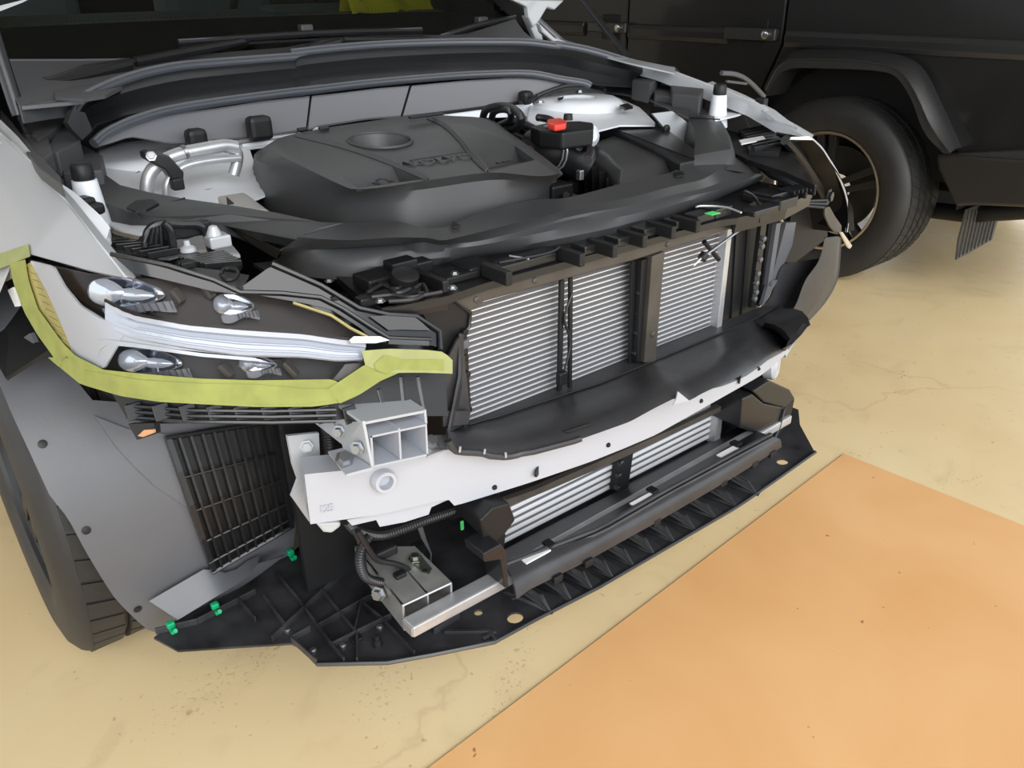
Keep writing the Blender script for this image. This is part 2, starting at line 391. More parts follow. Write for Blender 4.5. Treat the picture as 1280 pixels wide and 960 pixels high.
# ---- wheel
def wheel(parent, xo, y, z, R, wd, sgn, rr, m_rim, spokes, ribs, sip=48, lipm=None):
    """sgn: direction from outer face to inner face along x"""
    wh = part('wheel', parent)
    prof = []
    X = lambda d: xo + sgn*d
    V = []; Fc = []; seg = sip*2
    # carcass + tread ribs with real grooves
    pr = [(.03, rr), (.012, rr+.006), (.002, rr+.025), (-.003, rr+(R-rr)*.55), (.004, R-.03), (.018, R-.008), (.026, R-.002)]
    g = [(a*wd, b*wd) for a, b in ribs]
    for a, b in g: pr += [(a, R), (a+.002, R-.009), (b-.002, R-.009), (b, R)]
    pr += [(wd-.026, R-.002), (wd-.018, R-.008), (wd-.004, R-.03), (wd+.003, rr+(R-rr)*.55), (wd-.002, rr+.025), (wd-.012, rr+.006), (wd-.03, rr)]
    for k in range(seg):
        a = 2*math.pi*k/seg
        for d, r in pr:
            V.append((X(d), y+math.cos(a)*r, z+math.sin(a)*r))
    n = len(pr)
    for k in range(seg):
        k2 = (k+1) % seg
        for j in range(n-1): Fc.append((k*n+j, k*n+j+1, k2*n+j+1, k2*n+j))
    mesh('tyre', V, Fc, M['rubber'], wh, True)
    # cross grooves: thin dark slots cut as raised block edges on each shoulder
    V = []; Fc = []
    edges = [.03] + [q for ab in g for q in ab] + [wd-.03]
    for k in range(sip):
        for b0 in range(0, len(edges), 2):
            d0, d1 = edges[b0], edges[b0+1]
            sk = .05 if b0 == 0 else .09
            a0 = 2*math.pi*k/sip + (.04 if b0 else 0); a1 = a0 + 2*math.pi/sip*.86
            c = len(V)
            for (d, sh) in ((d0+.001, 0), (d1-.001, sk)):
                for aa in (a0+sh, (a0+a1)/2+sh, a1+sh):
                    for r in (R-.004, R+.0025): V.append((X(d), y+math.cos(aa)*r, z+math.sin(aa)*r))
            for q in (0, 1):
                i = c+q*2; j = c+6+q*2
                Fc += [(i+1, i+3, j+3, j+1), (i, i+2, i+3, i+1), (j, j+1, j+3, j+2)]
            Fc += [(c, c+1, c+7, c+6), (c+4, c+10, c+11, c+5)]
    mesh('tread', V, Fc, M['rubber'], wh)
    s0 = X(.02)
    ax = Vector((sgn, 0, 0))
    lathe('rim_barrel', (X(.02), y, z), ax, [(0, rr), (0, rr-.004), (.012, rr-.014), (.06, rr-.022), (.16, rr-.03), (.16, rr-.032)], m_rim, wh, 64, cap=False)
    if lipm: lathe('rim_lip', (X(.016), y, z), ax, [(.004, rr+.004), (-.001, rr+.001), (-.001, rr-.008), (.004, rr-.012)], lipm, wh, 64, cap=False)
    lathe('brake_disc', (X(.13), y, z), ax, [(0, .06), (0, rr*.72), (.02, rr*.72), (.02, .06)], M['disc'], wh, 40, cap=False)
    for k in range(spokes):
        a = 2*math.pi*k/spokes + .2
        for e in (-1, 1):
            ra = Vector((0, math.cos(a), math.sin(a))); ta = Vector((0, -math.sin(a), math.cos(a)))*e
            c = Vector((0, y, z))
            p = [c+ra*.055+ta*.004, c+ra*(rr-.012)+ta*.012, c+ra*(rr-.012)+ta*.045, c+ra*.06+ta*.028]
            V = [q+Vector((X(.02+(.012 if i in (0, 3) else 0)), 0, 0)) for i, q in enumerate(p)] + [q+Vector((X(.055), 0, 0)) for q in p]
            mesh('spoke', V, [(0, 1, 2, 3), (4, 7, 6, 5), (0, 4, 5, 1), (1, 5, 6, 2), (2, 6, 7, 3), (3, 7, 4, 0)], m_rim, wh, bevel=.003)
    lathe('hub_cap', (X(.02), y, z), ax, [(0, 0), (0, .03), (.006, .06), (.05, .07)], m_rim, wh, 24)
    return wh
wheel(car, AX, AY, AZ, TR, .235, 1, .235, M['grim'], 5, [(.36, .40), (.55, .59), (.74, .78)])
wheel(car, -AX, AY, AZ, TR, .235, -1, .235, M['bezel'], 5, [(.36, .40), (.55, .59), (.74, .78)])

# ---- wheel arch liner, near side
lt = [(0, 352), (40, 395), (75, 450), (110, 492), (160, 500), (240, 490), (330, 500), (380, 540)]
lb = cv('I', (-20, 270), (60, 470), (130, 620), (250, 880)) + cv('J', (340, 190), (430, 360), (520, 510), (580, 600), (680, 700), (770, 775))
lin = part('wheel_arch_liner', car)
band('liner_skin', [(0, 345), (60, 430), (115, 500), (180, 505), (260, 505), (345, 500), (385, 560), (372, 640), (366, 692)],
     lb + [(217, 780), (270, 745), (320, 718), (366, 692)], M['liner'], lin, 40, 10, .004, s=s_liner)
# ledge with a rolled edge along the bottom
la = cv('J', (745, 605), (1030, 440), (1150, 470), (1250, 395), (1300, 375)); lc = cv('J', (870, 712), (1080, 600), (1200, 540), (1290, 480), (1420, 380))
ra = SS(la, s=s_off(s_liner, .012)); rc = SS(lc, s=s_off(s_liner, .03))
mid = SS(cv('J', (890, 700), (1060, 595), (1180, 525), (1250, 470), (1290, 420)), s=s_off(s_liner, .045))
sheet('liner_ledge', [resample(ra, 10), resample(mid, 10), resample(rc, 10)], M['liner'], lin, .004)
# a second, flatter moulded panel towards the middle
band('liner_panel', cv('I', (470, 480), (600, 660), (760, 820), (1000, 980)) + [(262, 712)], cv('I', (640, 545), (860, 575), (1000, 560), (1010, 900)) + [(266, 716)], M['liner'], lin, 12, 4, .004, s=s_off(s_liner, .006))
for p in cv('I', (213, 620), (12, 205)) + cv('J', (432, 253), (690, 648)):
    q = U(*p, s=s_off(s_liner, .002)); rivet('push_rivet', q, (q-Vector((q.x, AY, AZ))), .0065, M['black'], lin, .001)
# louvred vent
TL, TRc, BR, BL = (207, 548), (338, 528), (362, 660), (265, 716)
def vq(u, v):
    a = Vector(TL).lerp(Vector(TRc), u); b = Vector(BL).lerp(Vector(BR), u); return tuple(a.lerp(b, v))
vent = part('liner_vent', car)
band('vent_backing', [vq(0, 0), vq(.4, -.03), vq(1, 0)], [vq(0, 1), vq(1, 1)], M['black'], vent, 8, 5, .003, s=s_off(s_liner, .008))
for k in range(10):
    u = k/9
    pts = SS([vq(u, 0.0), vq(u, .25), vq(u, .5), vq(u, .75), vq(u, 1)], s=s_off(s_liner, .02))
    rows = []
    for p in pts:
        n = (p-Vector((p.x, AY, AZ))).normalized(); rows.append((p-n*.012, p+n*.004))
    sheet('louvre_slat', [[r[0] for r in rows], [r[1] for r in rows]], M['blacks'], vent, .004 if k not in (0, 9) else .008, False)
for v in (0, .3, .55, .78, .93, 1):
    pts = SS([vq(0, v), vq(.33, v), vq(.66, v), vq(1, v)], s=s_off(s_liner, .021))
    tube('vent_crossbar', pts, .0022 if v not in (0, 1) else .004, M['blacks'], vent, 6)

plate('gap_shade_sheet', [Vector(p) for p in ((-.64, .45, .08), (-.30, .45, .08), (-.30, .45, .70), (-.64, .45, .70))], M['black'], car, .01)  # added black sheet, keeps the gap beside the liner dark
# ---- undertray with ribs, clips, holes
def s_tray(p):
    return p.z - (.24 + .0*p.y)
ut = part('undertray', car)
edge = [(192, 797), (222, 813), (330, 806), (364, 804), (374, 808), (396, 831), (484, 829), (540, 819), (619, 803), (670, 775), (750, 734), (920, 635), (938, 623), (1019, 566)]
back = [(1000, 531), (998, 512)]
outer = SS(edge + back, z=.24)
inn = [Vector((.62, .42, .24)), Vector((-.40, .46, .24))] + SS([(365, 690), (300, 725), (217, 777)], z=.24)
# base plate with oval holes: outline bridged to holes through bmesh boolean-free triangulation
def plate_holes(name, outl, holes, m, parent, th):
    bm = bmesh.new(); es = []
    def loop(pts):
        vs = [bm.verts.new(p) for p in pts]; r = []
        for i in range(len(vs)): r.append(bm.edges.new((vs[i], vs[(i+1) % len(vs)])))
        return r
    es += loop(outl)
    for h in holes: es += loop(h)
    bmesh.ops.triangle_fill(bm, use_beauty=True, use_dissolve=False, edges=es)
    bmesh.ops.recalc_face_normals(bm, faces=bm.faces)
    if sum(f.normal.dot(CAM-f.calc_center_median()) for f in bm.faces) < 0: bmesh.ops.reverse_faces(bm, faces=bm.faces)
    me = bpy.data.meshes.new(name); bm.to_mesh(me); bm.free()
    return link(name, me, m, parent, False, 0, th, -1)
def oval(c, a, b, rz=0, n=14):
    return [Vector((c.x + a*math.cos(t)*math.cos(rz)-b*math.sin(t)*math.sin(rz), c.y + a*math.cos(t)*math.sin(rz)+b*math.sin(t)*math.cos(rz), c.z)) for t in (2*math.pi*i/n for i in range(n))]
holes = [oval(U(644, 772, z=.24), .0145, .0125), oval(U(598, 765.5, z=.24), .0075, .007), oval(U(978, 577, z=.24), .0145, .0115), oval(U(445.5, 799.5, z=.24), .008, .006)]
plate_holes('tray_base', outer + inn, holes, M['tray'], ut, .004)
# raised left pocket: ribs of the tray, seen as a net of walls
def rib(a, b, h=.012, t=.003, m='tray'):
    A, B = U(*a, z=.24), U(*b, z=.24)
    return bar('tray_rib', A+Vector((0, 0, h/2)), B+Vector((0, 0, h/2)), t, h, M[m], ut, .0006, (0, 0, 1))
for a, b in ((cv('L', (50, 290), (170, 435))), (cv('L', (0, 410), (100, 545))), cv('L', (170, 435), (320, 640)), cv('L', (270, 380), (440, 590)), cv('L', (320, 640), (380, 712)), cv('L', (440, 590), (440, 712)),
             cv('L', (40, 610), (400, 270)), cv('L', (250, 555), (520, 400)), cv('L', (320, 640), (600, 500)), cv('L', (460, 440), (430, 570)), cv('L', (460, 440), (560, 520)), cv('L', (560, 520), (710, 680)),
             cv('L', (130, 610), (220, 560)), cv('L', (130, 610), (250, 718)), cv('J', (990, 720), (1280, 570)), cv('J', (780, 770), (990, 720)), cv('J', (1190, 610), (1280, 710)), cv('L', (800, 575), (920, 500))):
    rib(a, b)
for a, b in (cv('L', (850, 570), (1060, 570)), cv('L', (1060, 570), (1090, 610)), cv('L', (1030, 605), (1090, 570))): rib(a, b, .006, .006)
# rolled front rim
tube('tray_rim', [p+Vector((0, 0, .002)) for p in SS(edge[5:], z=.24)], .004, M['blacks'], ut, 6)
for p in cv('L', (230, 650), (370, 628), (435, 600), (110, 555), (545, 540)):
    q = U(*p, z=.242); rivet('tray_screw', q, (0, 0, 1), .006, M['zinc'], ut, .003)
q = U(*cv('L', (535, 625))[0], z=.24); lathe('locating_post', q, (0, 0, 1), [(0, .009), (.012, .007), (.012, .005), (.02, .004), (.02, 0)], M['black'], ut, 10)
q = U(*cv('L', (435, 602))[0], z=.24); box('square_clip', q+Vector((0, 0, .003)), (.02, .015, .006), M['black'], ut, .002)
for p in ((215, 788), (270, 764), (364, 697)):
    c = part('green_clip', car); q = U(*p, z=.243)
    box('clip_head', q+Vector((0, 0, .012)), (.013, .011, .012), M['green'], c, .003)
    box('clip_tab', q+Vector((0.001, -.006, .003)), (.011, .012, .007), M['green'], c, .002)
    lathe('clip_pin', q+Vector((0.002, -.011, .0065)), (0, -1, .5), [(0, .004), (.004, .0035), (.004, 0)], M['green'], c, 8)
# triangular stiffening fins along the front lip
for i in range(11):
    t = i/10
    a = Vector((690, 768)).lerp(Vector((948, 620)), t); b = Vector((655, 738)).lerp(Vector((905, 590)), t)
    A = U(a.x, a.y, z=.242); Bk = A + Vector((-.03, .10, 0))
    plate('tray_fin', [A, Bk, Bk+Vector((0, 0, .045)), A+Vector((0.004, .03, .02))], M['blacks'], ut, .003)
    A2 = A + Vector((.035, .012, 0)); plate('tray_fin', [A, A+Vector((.03, .01, .0)), Bk+Vector((.015, -.01, .04)), Bk+Vector((0, 0, .03))], M['black'], ut, .002)

# ---- bumper beam
bt = cv('K', (190, 425), (500, 395), (860, 308)) + [(580, 562), (620, 570), (668, 561), (718, 549), (766, 531), (819, 507), (846, 492), (880, 489), (920, 479), (950, 458), (985, 430)]
bb = cv('K', (220, 660), (560, 612), (870, 540), (890, 577), (1280, 455)) + [(753, 572), (819, 544), (920, 487), (950, 470), (966, 458), (996, 430)]
# split so the notch stays crisp
bm_ = part('bumper_beam', car)
def colpts(pts, xs):
    out = []
    for x in xs:
        for a, b in zip(pts, pts[1:]):
            if a[0] <= x <= b[0]:
                t = (x-a[0])/max(1e-6, b[0]-a[0]); out.append((x, a[1]+t*(b[1]-a[1]))); break
        else: out.append((x, pts[-1][1] if x > pts[-1][0] else pts[0][1]))
    return out
xs = [388, 400, 420, 440, 460, 480, 500, 520, 540, 556, 562, 566, 580, 600, 630, 660, 700, 740, 780, 820, 860, 900, 930, 950, 966, 985]
T_ = colpts(bt, xs); B_ = colpts(bb, xs); T_[0] = (380.5, 593)
band('beam_face', T_, B_, M['beam'], bm_, 60, 4, .05, s=s_beam, smooth=True)
for p, r in (((618, 609), .0045), ((760, 556), .0045), ((876, 501), .0045), ((948, 461), .004)):
    q = U(*p, s=s_beam); rivet('beam_plug', q, (0, -1, 0), r, M['black'], bm_, .004)
for p in ((672, 589), (925, 474)):
    q = U(*p, s=s_off(s_beam, .001)); V = [q+Vector((math.cos(a)*.011, math.cos(a)*.006-.0012, math.sin(a)*.0085)) for a in (2*math.pi*k/14 for k in range(14))]
    plate('beam_hole', V, M['black'], bm_, .002)
q = U(478, 599, s=s_beam); nb = Vector((-.12, -1, .05)).normalized()
lathe('tow_eye_socket', q, nb, [(0, .019), (.012, .0175), (.014, .0165), (.014, .0115), (-.01, .0105), (-.01, 0)], M['beam'], bm_, 24)
# embossed figures at the beam's end
for ch, p in (('1', (402, 637)), ('2', (408, 636)), ('5', (414, 635))):
    text('embossed_figure', ch, U(*p, s=s_off(s_beam, .0012)), (.94, -.34, 0), (0, 0, 1), .018, M['beam'], bm_)
# lower bracket under the beam
plate('lower_bracket', SS(cv('K', (390, 640), (530, 615), (770, 560), (865, 528), (872, 542), (788, 580), (775, 614), (662, 650), (545, 672), (528, 640), (415, 666)), s=s_off(s_beam, -.012)), M['beam'], bm_, .05)
plate('lower_bracket', SS(cv('K', (240, 655), (360, 650), (365, 670), (320, 705), (280, 700)), s=s_off(s_beam, -.03)), M['greypaint'], bm_, .03, bevel=.004)
# upper crash tube: two open cells and a closed shelf above
ct = part('crash_box', car)
def walls(name, pts, m, parent, depth, t=.003, close=True):
    n = len(pts)
    for i in range(n if close else n-1):
        a, b = pts[i], pts[(i+1) % n]; d = Vector((0, depth, 0))
        plate(name, [a, b, b+d, a+d], m, parent, t)
cp = SS(cv('K', (500, 245), (632, 210), (758, 190), (765, 330), (640, 355), (510, 385)), y=.045)
walls('tube_wall', [cp[0], cp[2], cp[3], cp[5]], M['beam'], ct, .24)
plate('tube_wall', [cp[1], cp[4], cp[4]+Vector((0, .24, 0)), cp[1]+Vector((0, .24, 0))], M['beam'], ct, .003)
e2 = SS(cv('K', (465, 180), (752, 124), (758, 190), (500, 240)), y=.05)
plate('tube_wall', [e2[0], e2[1], e2[1]+Vector((0, .2, 0)), e2[0]+Vector((0, .2, 0))], M['greypaint'], ct, .004)
plate('tube_wall', [e2[1], e2[2], e2[2]+Vector((0, .2, 0)), e2[1]+Vector((0, .2, 0))], M['beam'], ct, .004)
plate('tube_back', [p+Vector((0, .1, 0)) for p in cp[:1]+cp[2:4]+cp[5:]], M['greypaint'], ct, .004)
plate('upper_shelf', [U(*p, y=.1) for p in cv('K', (465, 180), (752, 124), (758, 190), (500, 240))], M['beam'], ct, .01)
plate('side_flange', [U(*cv('K', (345, 180))[0], y=.15), U(*cv('K', (462, 176))[0], y=.05), U(*cv('K', (505, 395))[0], y=.04), U(*cv('K', (370, 300))[0], y=.12)], M['greypaint'], ct, .004)
plate('foot_flange', [U(*cv('K', (300, 318))[0], y=.13), U(*cv('K', (372, 300))[0], y=.12), U(*cv('K', (508, 392))[0], y=.03), U(*cv('K', (385, 425))[0], y=.05)], M['beam'], ct, .004)
plate('foot_flange', [U(*cv('K', (770, 290))[0], y=.08), U(*cv('K', (850, 245))[0], y=.14), U(*cv('K', (870, 300))[0], y=.08), U(*cv('K', (770, 340))[0], y=.045)], M['greypaint'], ct, .004)
for p, y, ax_, r in (((355, 222), .125, (-1, -.8, .2), .007), ((440, 300), .06, (-1, -.8, .2), .007), ((378, 355), .075, (-.1, -.6, 1), .009), ((785, 275), .08, (0, -.6, 1), .009)):
    bolt('flange_bolt', U(*cv('K', p)[0], y=y), ax_, r, M['zinc'], ct, .009)
# far side crash tube with its round cap
fc = part('crash_box', car); q = U(*cv('N', (722, 240))[0], y=.10)
lathe('horn_body', q, (.35, -1, .1), [(-.02, .034), (0, .034), (.004, .030), (.004, .024), (.0, .02), (.006, .012), (.006, 0)], M['greypaint'], fc, 28)
lathe('horn_rim', q+Vector((.012, .012, 0)), (.35, -1, .1), [(-.025, .04), (-.012, .041), (-.008, .036)], M['black'], fc, 28)
plate('end_bracket', SS(cv('N', (775, 180), (830, 115), (800, 160), (778, 200)), y=.14), M['beam'], fc, .01)
# dark bracket at the near end of the beam
db_ = part('lamp_bracket', car)
plate('bracket_plate', SS(cv('K', (110, 245), (258, 230), (265, 370), (195, 420), (215, 650), (130, 530), (160, 450), (135, 380)), y=.2), M['greypaint'], db_, .006)
plate('bracket_plate', SS(cv('K', (185, 420), (300, 362), (375, 415), (215, 430)), y=.15), M['beam'], db_, .006)
bolt('bracket_bolt', U(*cv('K', (200, 293))[0], y=.197), (-.4, -1, .2), .007, M['greypaint'], db_)
conduit('corrugated_hose', SS(cv('K', (290, 180), (300, 240), (310, 320), (330, 400)), y=.2), .009, M['hose'], db_)

# ---- lower load path: rails, alu cross bar, hoses
lr = part('lower_rail', car)
zt = .325
fl, fr_, bk_r, bk_l = U(503, 757, z=zt), U(563, 729, z=zt), U(516, 683, z=zt), U(443, 683, z=zt)
h = Vector((0, 0, -.048))
plate('rail_wall', [fl, fr_, bk_r, bk_l], M['rail'], lr, .003)
plate('rail_wall', [fl, bk_l, bk_l+h, fl+h], M['rail'], lr, .003)
plate('rail_wall', [fr_, bk_r, bk_r+h, fr_+h], M['rail'], lr, .003)
plate('rail_wall', [fl+h, fr_+h, bk_r+h, bk_l+h], M['rail'], lr, .003)
mm = (fl+fr_)/2; mb_ = (bk_l+bk_r)/2
plate('rail_wall', [mm, mm+h, mb_+h, mb_], M['rail'], lr, .003)
tube('rail_rim', [fl+h, fl, fr_, fr_+h], .002, M['alu'], lr, 6)
plate('rail_cap', [p+(bk_l-fl)*.5 for p in (fl, fr_, fr_+h, fl+h)], M['rail'], lr, .003)
plate('end_flange', [U(420, 665, y=.3), U(437, 661, y=.3), U(446, 690, y=.26), U(442, 706, y=.26), U(426, 712, y=.27)], M['cast'], lr, .008, bevel=.002)
for p, y in (((405, 195), .27), ((372, 232), .27)): bolt('rail_bolt', U(*cv('L', p)[0], y=y), (-.6, -1, .3), .007, M['zinc'], lr)
bolt('rail_bolt', U(*cv('L', (542, 383))[0], y=.12), (-1, -.5, .2), .009, M['zinc'], lr, .01)
hb = part('hose_bracket', car)
plate('bracket_foot', [U(*p, z=zt+.003) for p in cv('L', (680, 215), (735, 200), (790, 265), (775, 290), (745, 280))], M['olive'], hb, .003)
bolt('bracket_bolt', U(*cv('L', (712, 222))[0], z=zt+.004), (0, 0, 1), .008, M['olive'], hb, .009)
rivet('bracket_eye', U(*cv('L', (758, 275))[0], z=zt+.004), (0, 0, 1), .004, M['black'], hb, .001)
arm = cv('L', (722, 70), (745, 130), (785, 200), (780, 240)); arm2 = cv('L', (745, 65), (765, 130), (790, 195), (788, 240))
sheet('bracket_arm', [SS(arm, y=.15), SS(arm2, y=.15)], M['zinc'], hb, .003)
cb = part('cross_bar', car)
a0 = U(*cv('L', (652, 512))[0], y=.045); a1 = U(*cv('L', (1130, 325))[0], y=.03)
e0 = Vector((a0.x, .03, a0.z-.004)); e1 = Vector((.505, .062, .283))
for (ex0, ex1) in ((e0, Vector((-.30, .035, .292))), (Vector((-.30, .035, .292)), e1)):
    bar('bar_length', ex0, ex1, .03, .021, M['alu'], cb, .003, (0, 0, 1))
box('bar_end', e0+Vector((-.0005, 0, 0)), (.003, .026, .017), M['rail'], cb, .001)
hs = part('wiring_hose', car)
yy = .14
conduit('corrugated_hose', SS(cv('K', (980, 560), (880, 600), (760, 640), (640, 685), (540, 712), (440, 690), (390, 640)), y=yy), .0085, M['hose'], hs)
conduit('corrugated_hose', SS(cv('K', (500, 715), (460, 770), (450, 840), (480, 910), (560, 935), (620, 925), (685, 912)), y=.125), .0072, M['hose'], hs)
tube('cable', SS(cv('K', (440, 690), (500, 790), (540, 830), (610, 845), (675, 870), (680, 905)), y=.12), .005, M['hose'], hs, 8, 5)
conduit('corrugated_hose', SS(cv('K', (420, 680), (455, 740), (470, 880), (510, 925)), y=.135), .006, M['hose'], hs)
box('connector', U(*cv('K', (640, 900))[0], y=.115), (.02, .015, .012), M['black'], hs, .003)
box('connector', U(*cv('K', (560, 780))[0], y=.14), (.04, .03, .018), M['black'], hs, .004)
box('green_latch', U(*cv('K', (932, 665))[0], y=.2), (.007, .005, .02), M['lime'], hs, .002)
box('green_latch', U(*cv('K', (335, 740))[0], y=.3), (.006, .005, .016), M['green'], hs, .002)
# ------------------------------------------------------------------ radiator, its frame, the air guides
Dv = lambda d: Vector((0, d, 0))
rad = part('radiator', car)
x0, x1, z0, z1 = -.345, .315, .515, .775
box('fin_block', ((x0+x1)/2, .172, (z0+z1)/2), (x1-x0, .02, z1-z0), M['fin'], rad, 0)
N = 26; tb = None
for k in range(N):
    zz = z0 + .004 + (z1-z0-.008)*k/(N-1)
    if tb is None: tb = box('radiator_tube', ((x0+x1)/2, .1612, 0), (x1-x0, .004, .0019), M['tubem'], rad, 0); o = tb
    else: o = copy_under(tb, rad)
    o.location.z = zz
box('end_tank', (x1+.008, .155, (z0+z1)/2), (.016, .03, z1-z0), M['alu'], rad, .002)
box('end_tank', (x0-.008, .155, (z0+z1)/2), (.016, .03, z1-z0), M['black'], rad, .002)
# thin uprights and the cable in front of the core
fr = part('shutter_frame', car)
ym = .138
def upright(p, q, wd, m='black', y=ym, name='upright'):
    bar(name, U(*p, y=y), U(*q, y=y), wd, .006, M[m], fr, .0006, (0, -1, 0))
upright((702, 350), (699, 488), .009); upright((713, 347), (712, 484), .007)
upright((791, 325), (788, 458), .010)
tube('cable', SS(cv('G', (585, 400), (548, 520), (575, 620), (565, 700), (540, 790)), y=.132), .0022, M['hose'], fr, 6, 5)
box('cable_plug', U(*cv('G', (535, 800))[0], y=.13), (.02, .012, .025), M['black'], fr, .003)
for i, p in enumerate(((908, 300), (898, 400), (895, 495), (888, 590), (880, 685))):
    lathe('frame_rivet', U(*cv('G', p)[0], y=.128), (0, -1, 0), [(-.006, .005), (.003, .005), (.004, .003), (.004, 0)], M['blacks'], fr, 8)
plate('rivet_strip', SS(cv('G', (888, 270), (912, 262), (892, 720), (878, 724)), y=.136), M['black'], fr, .006)
# pillar and top bar
pf = SS(cv('G', (962, 228), (1022, 205), (978, 722), (924, 730)), y=.112)
plate('pillar', pf, M['frame'], fr, .03, bevel=.002)
ps = [pf[0], pf[3], pf[3]+Vector((-.012, .035, 0)), pf[0]+Vector((-.012, .035, 0))]
plate('pillar_side', SS(cv('G', (912, 248), (964, 228), (926, 728), (888, 725)), y=.122), M['black'], fr, .02)
rivet('pillar_rivet', U(*cv('G', (965, 595))[0], y=.111), (0, -1, 0), .006, M['frame'], fr, .002)
tbar = SS([(588, 390), (605, 377), (794, 325), (831, 313), (922, 284), (960, 270), (958, 250), (922, 273), (900, 275.5), (608, 353.5), (565, 371)], y=.115)
plate('top_bar', tbar, M['frame'], fr, .02, bevel=.002)
for p in ((410, 342), (1035, 172), (135, 432)): rivet('bar_rivet', U(*cv('G', p)[0], y=.114), (0, -1, 0), .005, M['frame'], fr, .002)
# dark bay to the right of the core: fan shroud, clip strip, light upright
plate('fan_panel', SS([(897, 285), (953, 268), (945, 392), (886, 412)], y=.168), M['black'], fr, .01)
for k in range(2): plate('fan_rib', SS([(921+k*14, 282-k*4), (925+k*14, 281-k*4), (918+k*13, 398-k*5), (914+k*13, 400-k*5)], y=.164), M['black'], fr, .008)
plate('clip_strip', SS(cv('H', (650, 235), (680, 228), (620, 690), (592, 702)), y=.14), M['blacks'], fr, .01)
for p in ((658, 335), (650, 375), (640, 445), (628, 520), (620, 570), (618, 620), (610, 655)):
    lathe('frame_rivet', U(*cv('H', p)[0], y=.138), (0, -1, 0), [(-.004, .006), (.004, .006), (.006, .003), (.006, 0)], M['liner'], fr, 8)
plate('light_upright', SS(cv('H', (728, 255), (752, 250), (700, 590), (680, 585)), y=.15), M['liner'], fr, .01)
plate('light_upright', SS(cv('H', (780, 250), (833, 246), (812, 370), (745, 520), (735, 560), (692, 590)), y=.165), M['liner'], fr, .01)
plate('dark_upright', SS(cv('H', (690, 240), (728, 250), (682, 585), (640, 695)), y=.16), M['black'], fr, .01)
plate('dark_upright', SS(cv('H', (690, 560), (735, 555), (660, 690), (650, 690)), y=.15), M['liner'], fr, .008)
# wire that hangs across the right opening
tube('wire', SS(cv('H', (560, 80), (610, 110), (635, 170), (615, 230), (580, 265)), y=.10), .0026, M['hose'], fr, 8, 6)
tube('bonnet_rod', SS(cv('H', (590, 245), (345, 425)), y=.10), .0028, M['zinc'], fr, 8)
tube('rod_tip', SS(cv('H', (335, 430), (288, 478)), y=.10), .0016, M['label'], fr, 6)
lathe('rod_grommet', U(*cv('H', (338, 430))[0], y=.10), (-.6, 0, -.5), [(-.006, .009), (.006, .009)], M['black'], fr, 12)
tube('rod_clip', SS(cv('H', (342, 350), (420, 445)), y=.12), .005, M['black'], fr, 8)

# ---- air guide: soft dark funnel around the radiator
ag = part('air_guide', car)
def s_lip(p): return p.y + .045 - .5*p.x*p.x
ra = [(587, 525), (650, 503), (700, 482), (800, 441), (888, 407), (950, 384)]
ga = cv('M', (20, 192), (120, 162), (150, 156), (500, 40), (650, -8)) + cv('N', (330, 110), (600, 0)) + cv('H', (650, 740), (740, 690))
band('guide_shelf', ra, ga, M['duct'], ag, 24, 3, .004, z=.531)
lip = cv('K', (868, 268), (884, 308), (912, 322), (1030, 328), (1055, 340), (1130, 346), (1150, 345), (1200, 335)) + cv('M', (250, 333), (330, 320), (520, 270), (640, 228), (780, 178), (900, 112), (1000, 62), (1060, 80)) + cv('N', (330, 392), (530, 300), (690, 210), (780, 160), (860, 80), (905, 20))
gp = [Vector((p[0], p[1], 0)) for p in ga]; lp = [Vector((p[0], p[1], 0)) for p in lip]
# the groove start, carried to the left edge of the guide
gp = [Vector((556, 533, 0)), Vector((570, 532, 0))] + gp
n = 60; GT = resample(gp, n); LT = resample(lp, n)
gz = lambda q: U(q.x, q.y, z=.529)
rows = [[gz(q) for q in GT]]
lipp = [U(q.x, q.y, s=s_lip) for q in LT]
for t, up in ((.25, .002), (.5, .012), (.75, .016), (.92, .010)):
    rows.append([a.lerp(b, t) + Vector((0, 0, up)) for a, b in zip(rows[0], lipp)])
rows.append(lipp)
rows.append([p + Vector((0, .012, -.006)) for p in lipp])
sheet('guide_flap', rows, M['duct'], ag, .004)
tube('flap_bead', [p+Vector((0, 0, .0005)) for p in lipp[:22]], .005, M['duct'], ag, 8)
# step line along the shelf
tube('shelf_bead', [U(q.x, q.y, z=.532) for q in GT[4:]], .0016, M['black'], ag, 6)
# snags and slits in the lip: notches showing as small upright tears
for p, q in ((cv('K', (920, 320), (924, 296))), cv('K', (1036, 328), (1040, 308)), cv('K', (1138, 345), (1137, 324))):
    tube('lip_tear', [U(*p, s=s_off(s_lip, .004)), U(*q, s=s_off(s_lip, .006))], .0018, M['beam'], ag, 6)
plate('lip_tear', SS(cv('M', (1008, 36), (1062, 80), (1040, 84), (985, 100), (1000, 70)), s=s_off(s_lip, .008)), M['beam'], ag, .002)
cc = SS(cv('M', (475, 225), (595, 185), (632, 210), (515, 250)), s=s_off(s_lip, -.012))
plate('flap_pad', cc, M['black'], ag, .004, bevel=.001)
